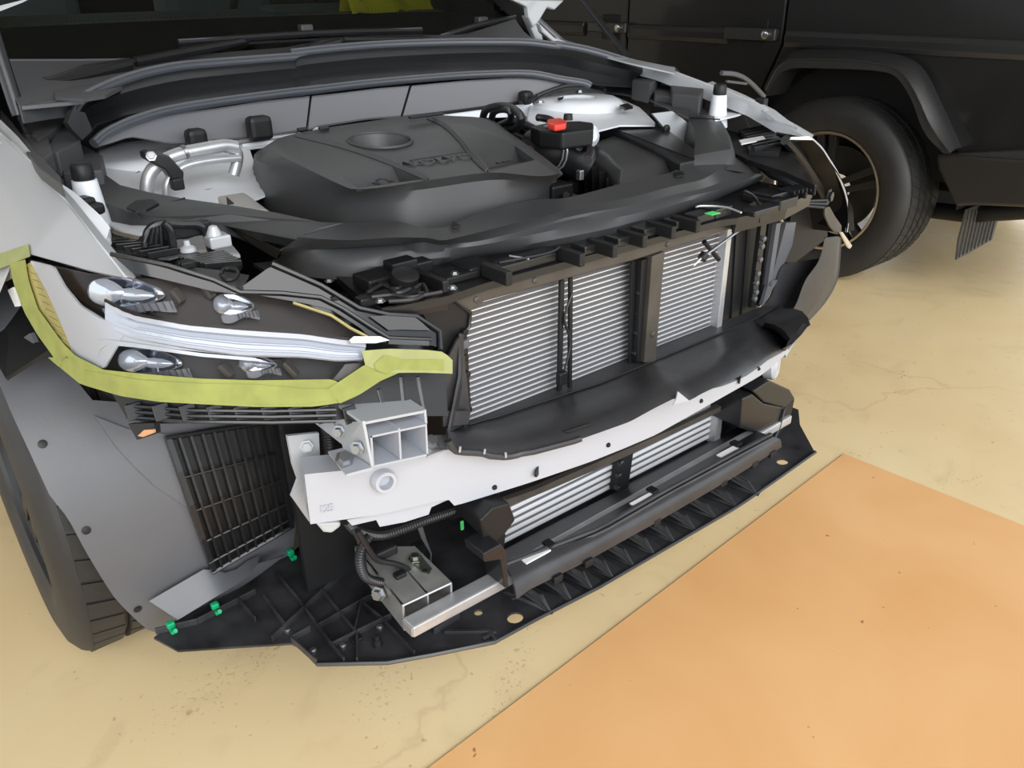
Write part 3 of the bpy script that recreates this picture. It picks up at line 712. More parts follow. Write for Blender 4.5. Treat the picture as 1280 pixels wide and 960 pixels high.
# left wall
band('guide_wall', cv('F', (1050, 590), (1062, 760), (1085, 970)) , cv('F', (1020, 625), (933, 800), (935, 880), (955, 965)), M['duct'], ag, 12, 3, .004, y=.10)
band('guide_wall', [(588, 514), (586, 530)] , cv('F', (955, 955), (958, 1030)), M['duct'], ag, 4, 3, .004, y=.09)
sheet('guide_wall', [[U(583, 410, y=.15), U(585, 470, y=.15), U(587, 527, y=.15)], [U(577, 417, y=.1), U(576, 470, y=.09), U(562, 540, y=.08)]], M['duct'], ag, .004)
plate('guide_arm', SS(cv('F', (850, 480), (1000, 425), (1085, 492), (1075, 560), (1035, 615), (985, 700), (945, 690), (940, 580), (880, 530)), y=.115), M['black'], ag, .01)
tube('guide_arm_edge', SS(cv('F', (1000, 425), (1085, 492), (1078, 560), (1035, 615)), y=.112), .003, M['blacks'], ag, 6)
bar('tank_clip', U(*cv('F', (1052, 620))[0], y=.112), U(*cv('F', (1058, 660))[0], y=.112), .016, .01, M['liner'], ag, .003, (0, -1, 0))
bar('tank_clip', U(*cv('F', (1052, 580))[0], y=.116), U(*cv('F', (1072, 950))[0], y=.116), .010, .006, M['blacks'], ag, .002, (0, -1, 0))
for p in ((1056, 582), (1058, 702), (1068, 780), (1070, 902), (1075, 945)): lathe('guide_rivet', U(*cv('F', p)[0], y=.11), (0, -1, 0), [(-.002, .005), (.004, .005), (.005, 0)], M['black'], ag, 8)
# right flap
i_ = cv('H', (640, 712), (700, 640), (750, 500), (790, 462), (835, 460)); m_ = cv('H', (780, 745), (830, 690), (880, 560), (955, 450), (985, 330)); o_ = cv('H', (900, 765), (985, 670), (1045, 560), (1062, 440), (1066, 330))
e_ = cv('H', (735, 740), (770, 690), (830, 600), (900, 500), (950, 440))
R1, R2, R3, R4 = (resample(smooth_path([U(*p, y=y) for p in pl], 4), 20) for pl, y in ((i_, .16), (e_, .15), (m_, .10), (o_, .115)))
R25 = [a.lerp(b, .5)+Vector((0, -.01, -.004)) for a, b in zip(R2, R3)]
R35 = [a.lerp(b, .55)+Vector((0, -.012, .006)) for a, b in zip(R3, R4)]
sheet('guide_flap_right', [R1, R2, R25, R3, R35, R4], M['duct'], ag, .004)
sheet('guide_flap_roll', [R4, [p+Vector((.008, .02, -.002)) for p in R4]], M['duct'], ag, .004)
# black wall that the guide is clipped to, behind everything
plate('carrier_panel', [Vector(p) for p in ((-.60, .26, .25), (.60, .26, .25), (.60, .26, .76), (-.60, .26, .76))], M['black'], car, .01)

# ---- slam panel: the black cross member above the radiator
sp = part('slam_panel', car)
zs = .783
front = [(452, 372), (457, 376), (478, 387), (560, 370), (608, 353.5), (700, 329), (800, 302), (900, 275.5), (922, 272.5), (955, 264), (985, 256), (1016, 240)]
fp = SS(front, z=zs)
bk = [Vector((.56, .30, zs)), Vector((-.47, .30, zs))]
plate('panel_skin', fp+bk, M['blacks'], sp, .012, vec=Vector((0, 0, -.012)))
plate('panel_face', [fp[1], fp[2], fp[3], fp[3]+Vector((0, .002, -.022)), fp[2]+Vector((0, .002, -.018)), fp[1]+Vector((0, .002, -.016))], M['blacks'], sp, .006)
plate('panel_face', [fp[8], fp[9], fp[10], fp[11]]+[p+Vector((0, .004, -.03)) for p in (fp[11], fp[10], fp[9], fp[8])], M['blacks'], sp, .006)
def pad(c, px, py, sx, sy, sz, m='blacks', name='panel_pad', z=zs, rz=0, bev=.003):
    q = U(*cv(c, (px, py))[0], z=z)
    return box(name, q+Vector((0, 0, sz/2)), (sx, sy, sz), M[m], sp, bev, Matrix.Rotation(rz, 3, 'Z'))
for px, py, sx in ((350, 275, .115), (650, 205, .04), (815, 165, .05), (925, 125, .04), (1070, 88, .035), (1180, 60, .05)):
    pad('G', px, py, sx, .035, .016)
for px, py in ((228, 310), (570, 225), (725, 185), (865, 140), (1000, 100), (1115, 72)):
    q = U(*cv('G', (px, py))[0], z=zs+.012); box('strap_clip', q, (.012, .062, .022), M['black'], sp, .002)
q = U(890.5, 266.5, z=zs+.0215); box('green_sticker', q, (.024, .018, .001), M['lime'], sp, 0)
pad('H', 390, 210, .05, .05, .02)
pad('H', 700, 130, .07, .05, .02); pad('H', 650, 195, .09, .03, .012); pad('H', 820, 100, .05, .04, .016); pad('H', 860, 80, .07, .012, .014); pad('H', 770, 170, .06, .02, .02)
for k in range(5): pad('H', 640+k*48, 150-k*16, .006, .09, .014, 'black', 'panel_rib')
for k in range(6): pad('H', 780+k*22, 96-k*5, .005, .04, .01, 'black', 'panel_rib', zs+.012)
plate('panel_drop', SS(cv('H', (640, 195), (760, 130), (765, 180), (690, 225), (640, 250)), y=.085), M['blacks'], sp, .01)
plate('panel_drop', SS(cv('H', (520, 230), (620, 190), (640, 245), (590, 275), (505, 290)), y=.10), M['gloss'], sp, .01)
# near end: latch block with cables
for px, py, sx, sy, sz in ((640, 370, .05, .05, .02), (760, 330, .045, .03, .03), (850, 300, .03, .03, .02), (1010, 330, .06, .045, .012), (1100, 300, .05, .05, .016), (700, 430, .10, .02, .014), (900, 370, .012, .08, .02)):
    pad('F', px, py, sx, sy, sz, 'black')
for k in range(5): pad('F', 930+k*30, 358-k*9, .022, .006, .008, 'blacks', 'panel_rib')
for a in (((600, 400), (680, 360), (740, 400), (800, 380)), ((620, 420), (720, 410), (800, 420), (950, 395)), ((650, 350), (740, 380), (790, 310)), ((700, 440), (820, 430), (880, 400)), ((820, 380), (860, 360), (880, 400), (840, 400))):
    tube('latch_cable', [U(*p, z=zs+.016) for p in cv('F', *a)], .003, M['hose'], sp, 6, 5)
lathe('latch_knob', U(*cv('F', (775, 335))[0], z=zs+.02), (0, -.4, 1), [(-.01, .02), (.01, .02), (.014, .014), (.014, 0)], M['black'], sp, 14)
for p in ((660, 440), (1000, 378), (850, 300), (1010, 310), (420, 345)): bolt('panel_bolt', U(*cv('F', p)[0], z=zs+.012), (0, 0, 1), .005, M['zinc'], sp)
tube('release_wire', [U(*p, z=zs+.02) for p in cv('G', (290, 225), (380, 240))], .0016, M['alu'], sp, 6)
tube('release_wire', [U(*p, z=zs+.022) for p in cv('G', (240, 258), (460, 215), (525, 185))], .002, M['hose'], sp, 6, 5)
tube('release_wire', [U(*p, z=zs+.03) for p in cv('H', (300, 165), (330, 160), (450, 165), (540, 195))], .002, M['alu'], sp, 6, 4)

# ---- lower intercooler and its duct
ic = part('intercooler', car)
ix0, ix1, iz0, iz1 = -.30, .315, .268, .362
box('fin_block', ((ix0+ix1)/2, .145, (iz0+iz1)/2), (ix1-ix0, .03, iz1-iz0), M['fin'], ic, 0)
tb = None
for k in range(6):
    zz = iz0+.008+(iz1-iz0-.016)*k/5
    if tb is None: tb = box('intercooler_tube', ((ix0+ix1)/2, .1295, 0), (ix1-ix0, .005, .0078), M['tubem'], ic, .001); o = tb
    else: o = copy_under(tb, ic)
    o.location.z = zz
box('end_tank', (ix1+.004, .125, (iz0+iz1)/2), (.02, .03, iz1-iz0+.01), M['alu'], ic, .002)
ld = part('lower_duct', car)
fa = [(628, 688), (700, 650), (770, 615), (786, 604), (885, 553), (926, 532)]
fb = [(633, 710), (680, 692), (753, 664), (836, 616), (920, 571), (967, 546)]
band('duct_floor', fa, fb, M['duct'], ld, 20, 3, .004, s=lambda p: p.z - .268 - (.12-p.y)*.42)
fcx = [(646, 749), (660, 738), (729, 704), (819, 654), (920, 595), (977, 559)]
A_ = resample([U(*p, z=.318) for p in fb], 24); C_ = resample([U(*p, z=.285) for p in fcx], 24)
rws = [A_] + [[a.lerp(c, t)+Vector((0, -.004*math.sin(math.pi*t), u)) for a, c in zip(A_, C_)] for t, u in ((.3, .006), (.55, .010), (.8, .008))] + [C_, [p+Vector((0, .012, -.01)) for p in C_]]
sheet('duct_lip', rws, M['duct'], ld, .004)
tube('duct_step', [p+Vector((0, .008, .002)) for p in A_], .005, M['duct'], ld, 8)
for p in (cv('M', (340, 806)), cv('M', (840, 545)), cv('M', (1240, 320)), cv('N', (470, 703))):
    q = U(*p[0], s=lambda v: v.z - .276 - (.12-v.y)*.42); box('duct_slot', q, (.055, .014, .003), M['label'], ld, .0005); 
    box('slot_hood', q+Vector((.034, .006, .004)), (.016, .02, .006), M['black'], ld, .001)
for p in (cv('M', (440, 915)), cv('M', (585, 840)), cv('M', (905, 650)), cv('M', (1220, 465)), cv('N', (610, 770)), cv('N', (705, 715))):
    q = U(*p[0], z=.283); box('lip_tab', q, (.02, .008, .014), M['black'], ld, .002)
# pillar of the lower opening with its rivets
plate('duct_pillar', SS(cv('M', (742, 345), (798, 322), (772, 500), (718, 512)), y=.105), M['black'], ld, .02, bevel=.001)
for p in ((738, 370), (728, 430), (720, 490)): lathe('duct_rivet', U(*cv('M', p)[0], y=.10), (0, -1, 0), [(-.004, .006), (.004, .006), (.006, .003), (.006, 0)], M['blacks'], ld, 8)
# upper lip of the lower opening
band('duct_top', cv('M', (200, 545), (330, 500), (700, 335), (1000, 205), (1200, 110), (1400, 0)), cv('M', (215, 575), (350, 520), (722, 360), (1000, 228), (1200, 132), (1400, 20)), M['frame'], ld, 20, 2, .012, y=.10)
plate('duct_brow', SS(cv('M', (-60, 640), (200, 548), (700, 338), (1200, 112), (1400, 0), (1400, -60), (700, 250), (0, 560)), y=.13), M['black'], ld, .01)
# end boxes
plate('duct_end', SS([(600, 650), (616, 634), (637, 629), (645, 650), (632, 668), (618, 680), (604, 672)], y=.03), M['black'], ld, .02, vec=Vector((.01, .09, .0)), bevel=.004)
plate('duct_end', SS([(604, 692), (626, 680), (634, 690), (636, 735), (631, 735), (626, 700), (606, 703)], y=.0), M['blacks'], ld, .02, vec=Vector((.0, .05, 0)), bevel=.002)
band('duct_cheek', [(598, 655), (600, 690)], [(632, 668), (628, 700)], M['black'], ld, 4, 2, .004, y=.06)
f_ = SS(cv('N', (600, 395), (660, 445), (772, 468), (718, 632), (530, 575), (545, 420)), y=.05)
plate('duct_end', f_, M['blacks'], ld, .02, vec=Vector((0.0, .10, 0)), bevel=.003)
g_ = SS(cv('N', (600, 380), (690, 322), (800, 372), (828, 418), (772, 470), (660, 440)), y=.05)
plate('duct_end', g_, M['blacks'], ld, .02, vec=Vector((0, .05, 0)), bevel=.003)
plate('duct_end', SS(cv('N', (772, 470), (828, 418), (805, 520), (740, 630), (718, 632)), y=.055), M['black'], ld, .02, vec=Vector((0, .08, 0)), bevel=.003)
tube('duct_end_edge', SS(cv('N', (772, 472), (745, 570), (716, 634)), y=.047), .003, M['duct'], ld, 6)
plate('slot_light', [U(*p, z=.262) for p in cv('N', (610, 612), (640, 608), (705, 630), (690, 634))], M['label'], ld, .002)
for p in ((462, 520), (450, 555), (470, 480), (455, 590)): box('loom_clip', U(*cv('N', p)[0], y=.13), (.012, .01, .018), M['blacks'], ld, .002)
plate('loom_panel', SS(cv('N', (405, 490), (550, 420), (530, 580), (395, 640)), y=.15), M['black'], ld, .01)
# ------------------------------------------------------------------ front wings and lamps
GX = [(.0, .03), (.30, .045), (.42, .06), (.60, .09), (.70, .12), (.776, .155), (.82, .22), (.85, .32), (.87, .42), (.885, .52), (.90, .65), (1.2, 4.0)]
def g_(x):
    for i in range(len(GX)-1):
        (a, ya), (b, yb) = GX[i], GX[i+1]
        if x <= b:
            h = b-a; d = (yb-ya)/h
            d0 = d if i == 0 else (d + (ya-GX[i-1][1])/(a-GX[i-1][0]))/2
            d1 = d if i == len(GX)-2 else (d + (GX[i+2][1]-yb)/(GX[i+2][0]-b))/2
            t = (x-a)/h
            return ya*(1+2*t)*(1-t)**2 + h*d0*t*(1-t)**2 + yb*t*t*(3-2*t) + h*d1*t*t*(t-1)
    return 4
def s_lamp(p): return p.y - g_(abs(p.x)) - .5*(p.z-.70)
HY = [(.0, .75), (.265, .853), (.434, .912), (.735, .973), (1.05, 1.01), (1.6, 1.05)]
def h_(y):
    for (a, za), (b, zb) in zip(HY, HY[1:]):
        if y <= b: return za+(zb-za)*(y-a)/(b-a)
    return HY[-1][1]
def s_wing(p):
    d = abs(p.x)-.78; return p.z - (h_(p.y) - .5*d - 5*d*d)
lift = lambda f, d: (lambda p: f(p)+d)

# near wing
wg = part('front_wing', car)
band('wing_skin', [(156, 347), (120, 301), (80, 250), (40, 205), (0, 168), (-50, 118)], [(156, 347), (110, 337.5), (68, 326), (36, 317), (0, 331), (-50, 352)], M['white'], wg, 40, 14, .004, s=s_wing)
# the turned-in flange along the bonnet gap
E_ = SS([(156, 347), (120, 301), (80, 250), (40, 205), (0, 168), (-50, 118)], s=s_wing)
sheet('wing_flange', [E_, [p+Vector((.012, .004, -.006)) for p in E_], [p+Vector((.016, .006, -.03)) for p in E_]], M['white'], wg, .003)
# far wing, a mirrored surface
wf = part('front_wing', car)
rows = []
for i in range(12):
    d = .155*i/11; r = []
    for k in range(22):
        y0 = .262 + .90*k/21
        y = y0 + d*1.2 if k == 0 else max(y0, .262+d*1.1 + .004*k)
        x = .778 + d - (.02*max(0, (y-.9)/.3) if y > .9 else 0); dd = x-.78
        r.append(Vector((x, y, h_(y)-.5*dd-5*dd*dd)))
    rows.append(r)
sheet('wing_skin', rows, M['white'], wf, .004)
r0 = rows[0]
sheet('wing_flange', [r0, [p+Vector((-.014, .002, -.004)) for p in r0], [p+Vector((-.018, .003, -.03)) for p in r0]], M['white'], wf, .003)
# crown and outer side of both wings round the wheel opening, back to the doors
for sx in (-1, 1):
    ys = [.50+.92*k/23 for k in range(24)]; rr = []
    arch = lambda y: AZ + math.sqrt(max(0, .445**2-(y-AY)**2)) if abs(y-AY) < .44 else .33
    for d in (0, .03, .06, .09, .115, .135):
        rr.append([Vector((sx*(.775+d), y, h_(y)-.5*d-5*d*d-.004)) for y in ys])
    zl = [min(max(arch(y), .30), h_(y)-.185) for y in ys]
    rr.append([Vector((sx*.938, y, max(z, (h_(y)-.175)*.55+z*.45))) for y, z in zip(ys, zl)])
    rr.append([Vector((sx*.948, y, z)) for y, z in zip(ys, zl)])
    rr.append([Vector((sx*.925, y, z+.004)) for y, z in zip(ys, zl)])
    sheet('wing_crown', rr, M['white'], wg if sx < 0 else wf, .003)

# near headlamp
hl = part('headlamp', car)
def hb_(name, top, bot, m, lf, n=24, rows=3, th=.003, sm=True): return band(name, top, bot, M[m], hl, n, rows, th, s=lift(s_lamp, lf), smooth=sm)
# body behind
hb_('lamp_body', [(34, 322), (112, 340), (170, 348), (267, 350), (377, 372), (449, 388), (486, 396), (520, 398), (548, 412)],
    [(60, 440), (100, 478), (200, 500), (320, 506), (425, 502), (470, 478), (497, 462), (530, 458), (553, 455)], 'gloss', -.10, 40, 6, .03)
hb_('upper_chamber', cv('E', (285, 350), (480, 395), (870, 425), (1140, 480)) + cv('F', (70, 400), (290, 440), (450, 520), (600, 606)),
    cv('E', (290, 352), (400, 510), (500, 580), (700, 645), (1000, 692), (1280, 712)) + cv('F', (300, 600), (600, 606)), 'brown', -.045, 40, 6, .003)
# amber marker at the outer end with its fine ribs
hb_('amber_marker', [(38, 328), (58, 365), (76, 405), (93, 447)], [(30, 332), (36, 360), (52, 395), (90, 447)], 'amber', -.004, 14, 3)
for k in range(12):
    t = k/11; a = Vector((40, 334)).lerp(Vector((90, 440)), t); b = Vector((31, 336)).lerp(Vector((74, 436)), t)
    tube('marker_rib', SS([tuple(a), tuple(a.lerp(b, .8)+Vector((0, -4)))], s=lift(s_lamp, -.001)), .0012, M['amber'], hl, 5)
# silver bezel: outer blade
hb_('bezel_blade', [(38, 326), (66, 333), (80, 358), (100, 382), (122, 397), (160, 409)], [(38, 327), (52, 355), (70, 398), (93, 447), (118, 457), (131, 459)], 'bezel', -.006, 26, 8)
hb_('bezel_blade', [(100, 382), (130, 400), (164, 410), (234, 420), (300, 426)], [(122, 447), (122, 437), (127, 430), (200, 434), (300, 445)], 'bezel', -.008, 26, 5)
hb_('bezel_frame', cv('I', (455, 130), (470, 105), (520, 95), (700, 120), (1000, 165), (1280, 190)) , cv('I', (500, 150), (505, 132), (540, 124), (700, 140), (1000, 183), (1280, 206)), 'bezel', -.003, 20, 2)
hb_('bezel_frame', cv('I', (455, 130), (458, 180), (490, 238)), cv('I', (500, 140), (490, 180), (515, 240)), 'bezel', -.003, 10, 2)
# light guide: the long bar and its ridges
def line(pts): return pts
gT = cv('E', (560, 570), (700, 640), (1000, 695), (1280, 720)) + cv('F', (300, 617), (450, 640), (592, 655))
gB = cv('E', (560, 690), (720, 745), (1000, 795), (1280, 835)) + cv('F', (300, 706), (460, 724), (575, 718))
n = 30
GT_ = resample([Vector((a, b, 0)) for a, b in gT], n); GB_ = resample([Vector((a, b, 0)) for a, b in gB], n)
rws = []
for t, u in ((0, 0), (.1, .006), (.3, .008), (.35, .005), (.40, .005), (.45, .009), (.62, .009), (.67, .006), (.72, .006), (.77, .008), (.92, .006), (1, .0)):
    rws.append([U(*(a.lerp(b, t)).xy, s=lift(s_lamp, -.0075+.0015*min(1, i/3)+u*min(1, i/5))) for i, (a, b) in enumerate(zip(GT_, GB_))])
sheet('light_guide', rws, M['drl'], hl, .004)
hb_('light_guide_rim', [(p.x, p.y-6) for p in GT_], [(p.x, p.y) for p in GT_], 'bezel', -.006, 24, 2)
hb_('brown_rim', [(p.x-1, p.y-10) for p in GT_], [(p.x-1, p.y-6) for p in GT_], 'brown', -.006, 24, 2)
plate('white_arrow', SS(cv('F', (515, 622), (535, 604), (660, 604), (705, 622), (640, 636), (525, 636)), s=lift(s_lamp, .006)), M['label'], hl, .002)
# lower chamber
hb_('lower_chamber', cv('I', (500, 140), (560, 126), (700, 140), (1000, 180), (1280, 206)) + cv('F', (250, 705), (460, 726), (570, 720)), cv('I', (500, 235), (700, 268), (1000, 296), (1280, 302)) + cv('F', (250, 812), (420, 806), (450, 806)), 'black', -.05, 30, 4)
plate('chamber_end', SS(cv('F', (495, 735), (590, 728), (480, 815), (440, 806)), s=lift(s_lamp, -.008)), M['frame'], hl, .006)
hb_('chamber_slash', cv('F', (590, 715), (470, 815)), cv('F', (640, 700), (520, 850)), 'black', -.012, 6, 2)
# projector lenses: half bowls of cut crystal over ribbed shelves
def patch(c, w_, h_px, lf, bulge, r1, n=20):
    rows_ = []
    for i in range(6):
        r = r1*(.04+.96*i/5); rw_ = []
        for k in range(n):
            a = 2*math.pi*k/n; ca, sa = math.cos(a), math.sin(a)
            x = math.copysign(abs(ca)**.8, ca)*w_/2*r; y = math.copysign(abs(sa)**.75, sa)*h_px/2*r*(1-.6*max(0, ca))+x*.05
            rw_.append(U(c[0]+x, c[1]+y, s=lift(s_lamp, lf + bulge*(1-(r/r1)**2))))
        rows_.append(rw_)
    return rows_
for c, w_, hh, lf in (((158, 366), 96, 38, -.035), ((292, 381), 50, 27, -.035), ((188, 452), 80, 32, -.04), ((322, 455), 46, 20, -.04)):
    R_ = patch(c, w_, hh, lf, -.012, 1)
    sheet('reflector_bowl', R_, M['chrome'], hl, .002, closed=True)
    sheet('crystal_lens', patch((c[0]-w_*.25, c[1]-hh*.03), w_*.48, hh*.86, lf+.003, .012, 1), M['lensg'], hl, .002, closed=True)
    sheet('bowl_step', patch((c[0]+w_*.12, c[1]+hh*.06), w_*.5, hh*.42, lf+.002, .006, 1, 14), M['lensg'], hl, .002, closed=True)
    # ledge with fine ribs under the bowl
    L0 = [(c[0]-w_*.32+w_*.92*k/8, c[1]+hh*(.52-.26*k/8)) for k in range(9)]; L1 = [(x+w_*.06, y+hh*.30+3*math.sin(k)) for k, (x, y) in enumerate(L0)]
    band('ribbed_shelf', L0, L1, M['liner'], hl, 12, 3, .004, s=lift(s_lamp, lf+.012))
    for k in range(6):
        t = .45+.1*k
        a = (L0[0][0]+(L0[-1][0]-L0[0][0])*t, L0[0][1]+(L0[-1][1]-L0[0][1])*t); 
        tube('shelf_rib', SS([a, (a[0]+w_*.06, a[1]+hh*.28)], s=lift(s_lamp, lf+.016)), .0010, M['cover'], hl, 4)
    tube('bowl_rim', R_[-1]+[R_[-1][0]], .0010, M['liner'], hl, 6)
for p, q in (((216, 362), (228, 378)), ((256, 358), (266, 372)), ((275, 455), (290, 470)), ((355, 452), (372, 470))):
    bar('chamber_post', U(*p, s=lift(s_lamp, -.03)), U(*q, s=lift(s_lamp, -.03)), .012, .008, M['frame'], hl, .002)
# black garnish over the chamber, running to the inner end
hb_('lamp_garnish', cv('E', (590, 285), (900, 345), (1280, 470)) + cv('F', (150, 270), (250, 300), (380, 362), (560, 470), (700, 502), (830, 508), (942, 580)),
    cv('E', (700, 385), (880, 425), (1140, 488)) + cv('F', (70, 408), (290, 445), (430, 478), (560, 560), (610, 604), (700, 640), (900, 645), (945, 660)), 'gloss', -.002, 50, 4)
tube('garnish_edge', SS(cv('E', (590, 288), (900, 350), (1140, 425)) + cv('F', (0, 395), (200, 400), (380, 420), (480, 470), (620, 560), (700, 610), (900, 618)), s=lift(s_lamp, .003)), .003, M['blacks'], hl, 6)
tube('garnish_edge', SS(cv('F', (150, 262), (380, 362), (560, 470), (700, 500), (830, 508), (940, 580), (944, 665)), s=lift(s_lamp, .002)), .0035, M['blacks'], hl, 6)
tube('garnish_line', SS(cv('F', (250, 445), (430, 505), (520, 565), (600, 606)), s=lift(s_lamp, -.0)), .0022, M['amber'], hl, 6)
band('garnish_facet', cv('F', (610, 510), (700, 505), (830, 515), (890, 570)), cv('F', (700, 575), (760, 572), (830, 574), (895, 575)), M['cowl'], hl, 8, 2, .002, s=lift(s_lamp, .004))
band('garnish_strip', cv('F', (700, 618), (890, 622)), cv('F', (700, 640), (890, 648)), M['cover'], hl, 6, 2, .002, s=lift(s_lamp, .004))
# clear cover lens
hb_('cover_lens', cv('E', (175, 335), (480, 395), (870, 425), (1140, 480)) + cv('F', (70, 400), (290, 440), (450, 520), (600, 606), (940, 650)),
    [(60, 420), (100, 465), (200, 490), (320, 500), (425, 498), (500, 458), (550, 452)], 'lens', .006, 40, 8, .002)
# underside ledges below the tape
hb_('lamp_underside', [(140, 492), (200, 500), (320, 507), (425, 503), (470, 480), (500, 465), (556, 462)], [(160, 525), (200, 530), (300, 528), (430, 525), (470, 515), (520, 520), (560, 520)], 'black', -.05, 24, 3, .01)
for k in range(9):
    t = k/8; p = Vector((165, 508)).lerp(Vector((435, 512)), t)
    bar('underside_rib', U(p.x, p.y-4, s=lift(s_lamp, -.03)), U(p.x+6, p.y+16, s=lift(s_lamp, -.035)), .004, .02, M['blacks'], hl, .001)
for dy in (2, 9, 16): tube('underside_rail', SS([(158, 505+dy), (240, 511+dy), (340, 512+dy), (420, 510+dy)], s=lift(s_lamp, -.028)), .0028, M['blacks'], hl, 6)
for p, q in (((436, 508), (472, 486)), ((470, 486), (480, 520)), ((480, 486), (520, 480)), ((500, 470), (505, 520)), ((450, 520), (520, 515)), ((460, 500), (540, 495)), ((520, 470), (530, 525))):
    bar('underside_rib', U(*p, s=lift(s_lamp, -.06)), U(*q, s=lift(s_lamp, -.06)), .008, .02, M['blacks'], hl, .002)
plate('copper_foil', SS(cv('I', (688, 580), (720, 550), (765, 548), (768, 565), (715, 585)), s=lift(s_lamp, -.012)), M['brownplug'], hl, .004)
plate('foil_bracket', SS(cv('I', (640, 520), (770, 515), (775, 568), (685, 600)), s=lift(s_lamp, -.02)), M['black'], hl, .01)
# small things at the outer end, inside the arch
plate('outer_tab', SS(cv('E', (0, 380), (50, 370), (55, 420), (0, 445)), s=lift(s_lamp, -.05)), M['cast'], hl, .004)
plate('outer_tab', SS(cv('E', (40, 480), (70, 465), (98, 568), (80, 570)), s=lift(s_lamp, -.03)), M['label'], hl, .004)
plate('outer_bracket', SS(cv('E', (100, 750), (160, 710), (185, 760), (140, 800)), s=lift(s_lamp, -.02)), M['liner'], hl, .006)

# masking tape
mt = part('masking_tape', car)
def tp(top, bot, m='tape', lf=.012, n=30, r=3): return band('tape_strip', top, bot, M[m], mt, n, r, .0006, s=lift(s_lamp, lf))
o_ = cv('E', (50, 340), (70, 440), (130, 600), (200, 720), (330, 900)) + cv('I', (230, 180), (400, 320), (600, 380), (800, 410), (1280, 435)) + cv('F', (350, 935), (480, 915))
i_ = cv('E', (132, 318), (150, 430), (200, 580), (330, 760), (400, 830), (550, 905)) + cv('I', (700, 268), (1000, 293), (1280, 302)) + cv('F', (300, 808), (440, 806), (475, 830))
tp(o_, i_, 'tape', .012, 60, 4)
tp([tuple(Vector(a).lerp(Vector(b), .08)) for a, b in zip(resample([(*p, 0) for p in o_], 30), resample([(*p, 0) for p in i_], 30))] if False else cv('I', (420, 250), (700, 300), (1000, 318), (1280, 322)) + cv('F', (300, 850), (470, 850)),
   cv('I', (430, 310), (600, 365), (800, 395), (1280, 422)) + cv('F', (300, 925), (470, 900)), 'tape', .0135, 30, 2)
tp(cv('F', (415, 850), (470, 815), (590, 735), (720, 690)), cv('F', (470, 920), (560, 880), (660, 815), (760, 770)), 'tape', .014, 10, 3)
tp(cv('F', (572, 672), (700, 662), (880, 668), (965, 678), (992, 714), (1000, 716)), cv('F', (590, 740), (680, 780), (760, 775), (860, 775), (960, 778), (1000, 780)), 'tapel', .0155, 14, 3)
tp(cv('F', (720, 715), (960, 712)), cv('F', (740, 760), (960, 765)), 'tape', .0165, 8, 2)
tp(cv('F', (632, 735), (680, 692), (755, 712)), cv('F', (640, 762), (690, 782), (760, 745)), 'tape', .0175, 8, 2)
# strip on the wing's lower corner
band('tape_strip', cv('E', (-220, 345), (0, 285), (150, 235)), cv('E', (-220, 440), (0, 366), (160, 300)), M['tapel'], mt, 10, 3, .0006, s=lift(s_wing, -.004))

# far lamp: seen over its black top, with its clear outer edge
fl_ = part('headlamp', car)
le = [(1013, 173), (1026, 185), (1036, 200), (1047, 218), (1055, 237), (1059, 252), (1060.5, 268), (1058, 290)]
li = [(985, 182), (998, 195), (1008, 210), (1020, 224), (1028, 236), (1033, 250), (1038, 266), (1044, 290)]
ys_ = lambda pl, y0: [U(p[0], p[1], y=y0-.03*k/7) for k, p in enumerate(pl)]
LE = smooth_path(ys_(le, .20), 4); LI = smooth_path(ys_(li, .25), 4)
LM = [a.lerp(b, .5)+Vector((.0, -.03, .01)) for a, b in zip(LI, LE)]
sheet('lamp_body', [[p+Vector((-.02, .05, 0)) for p in LI], LI, LM, LE, [p+Vector((.02, .10, 0)) for p in LE]], M['lampblack'], fl_, .004)
tube('lens_edge', LE, .0035, M['bezel'], fl_, 6)
tube('lamp_rail', SS(cv('D', (325, 560), (370, 610), (420, 680), (470, 760), (480, 790)), y=.24), .012, M['blacks'], fl_, 8, 4)
bolt('lamp_bolt', U(*cv('D', (497, 785))[0], y=.17), (.2, -1, 0), .012, M['blacks'], fl_)
band('lens_skirt', cv('H', (985, 175), (1010, 160), (1040, 215), (1075, 265)), cv('H', (985, 210), (1010, 265), (1040, 300), (1074, 300)), M['frame'], fl_, 10, 3, .004, y=.13)
plate('silver_tab', SS(cv('H', (1068, 300), (1080, 298), (1132, 372), (1120, 388), (1110, 380)), y=.12), M['chrome'], fl_, .004)
for k in range(3): tube('lamp_wire', SS(cv('H', (860, 135+k*12), (1000, 130+k*20)), y=.16), .003, M['hose'], fl_, 6)
plate('lamp_gap_shade', SS(cv('H', (820, 130), (1000, 140), (1000, 330), (830, 460), (760, 460)), y=.27), M['black'], fl_, .01)  # black sheet standing in for the shade between lamp and frame
plate('lamp_label', SS(cv('D', (350, 548), (420, 545), (440, 560), (345, 558)), s=lift(s_lamp, .0)), M['label'], fl_, .002)

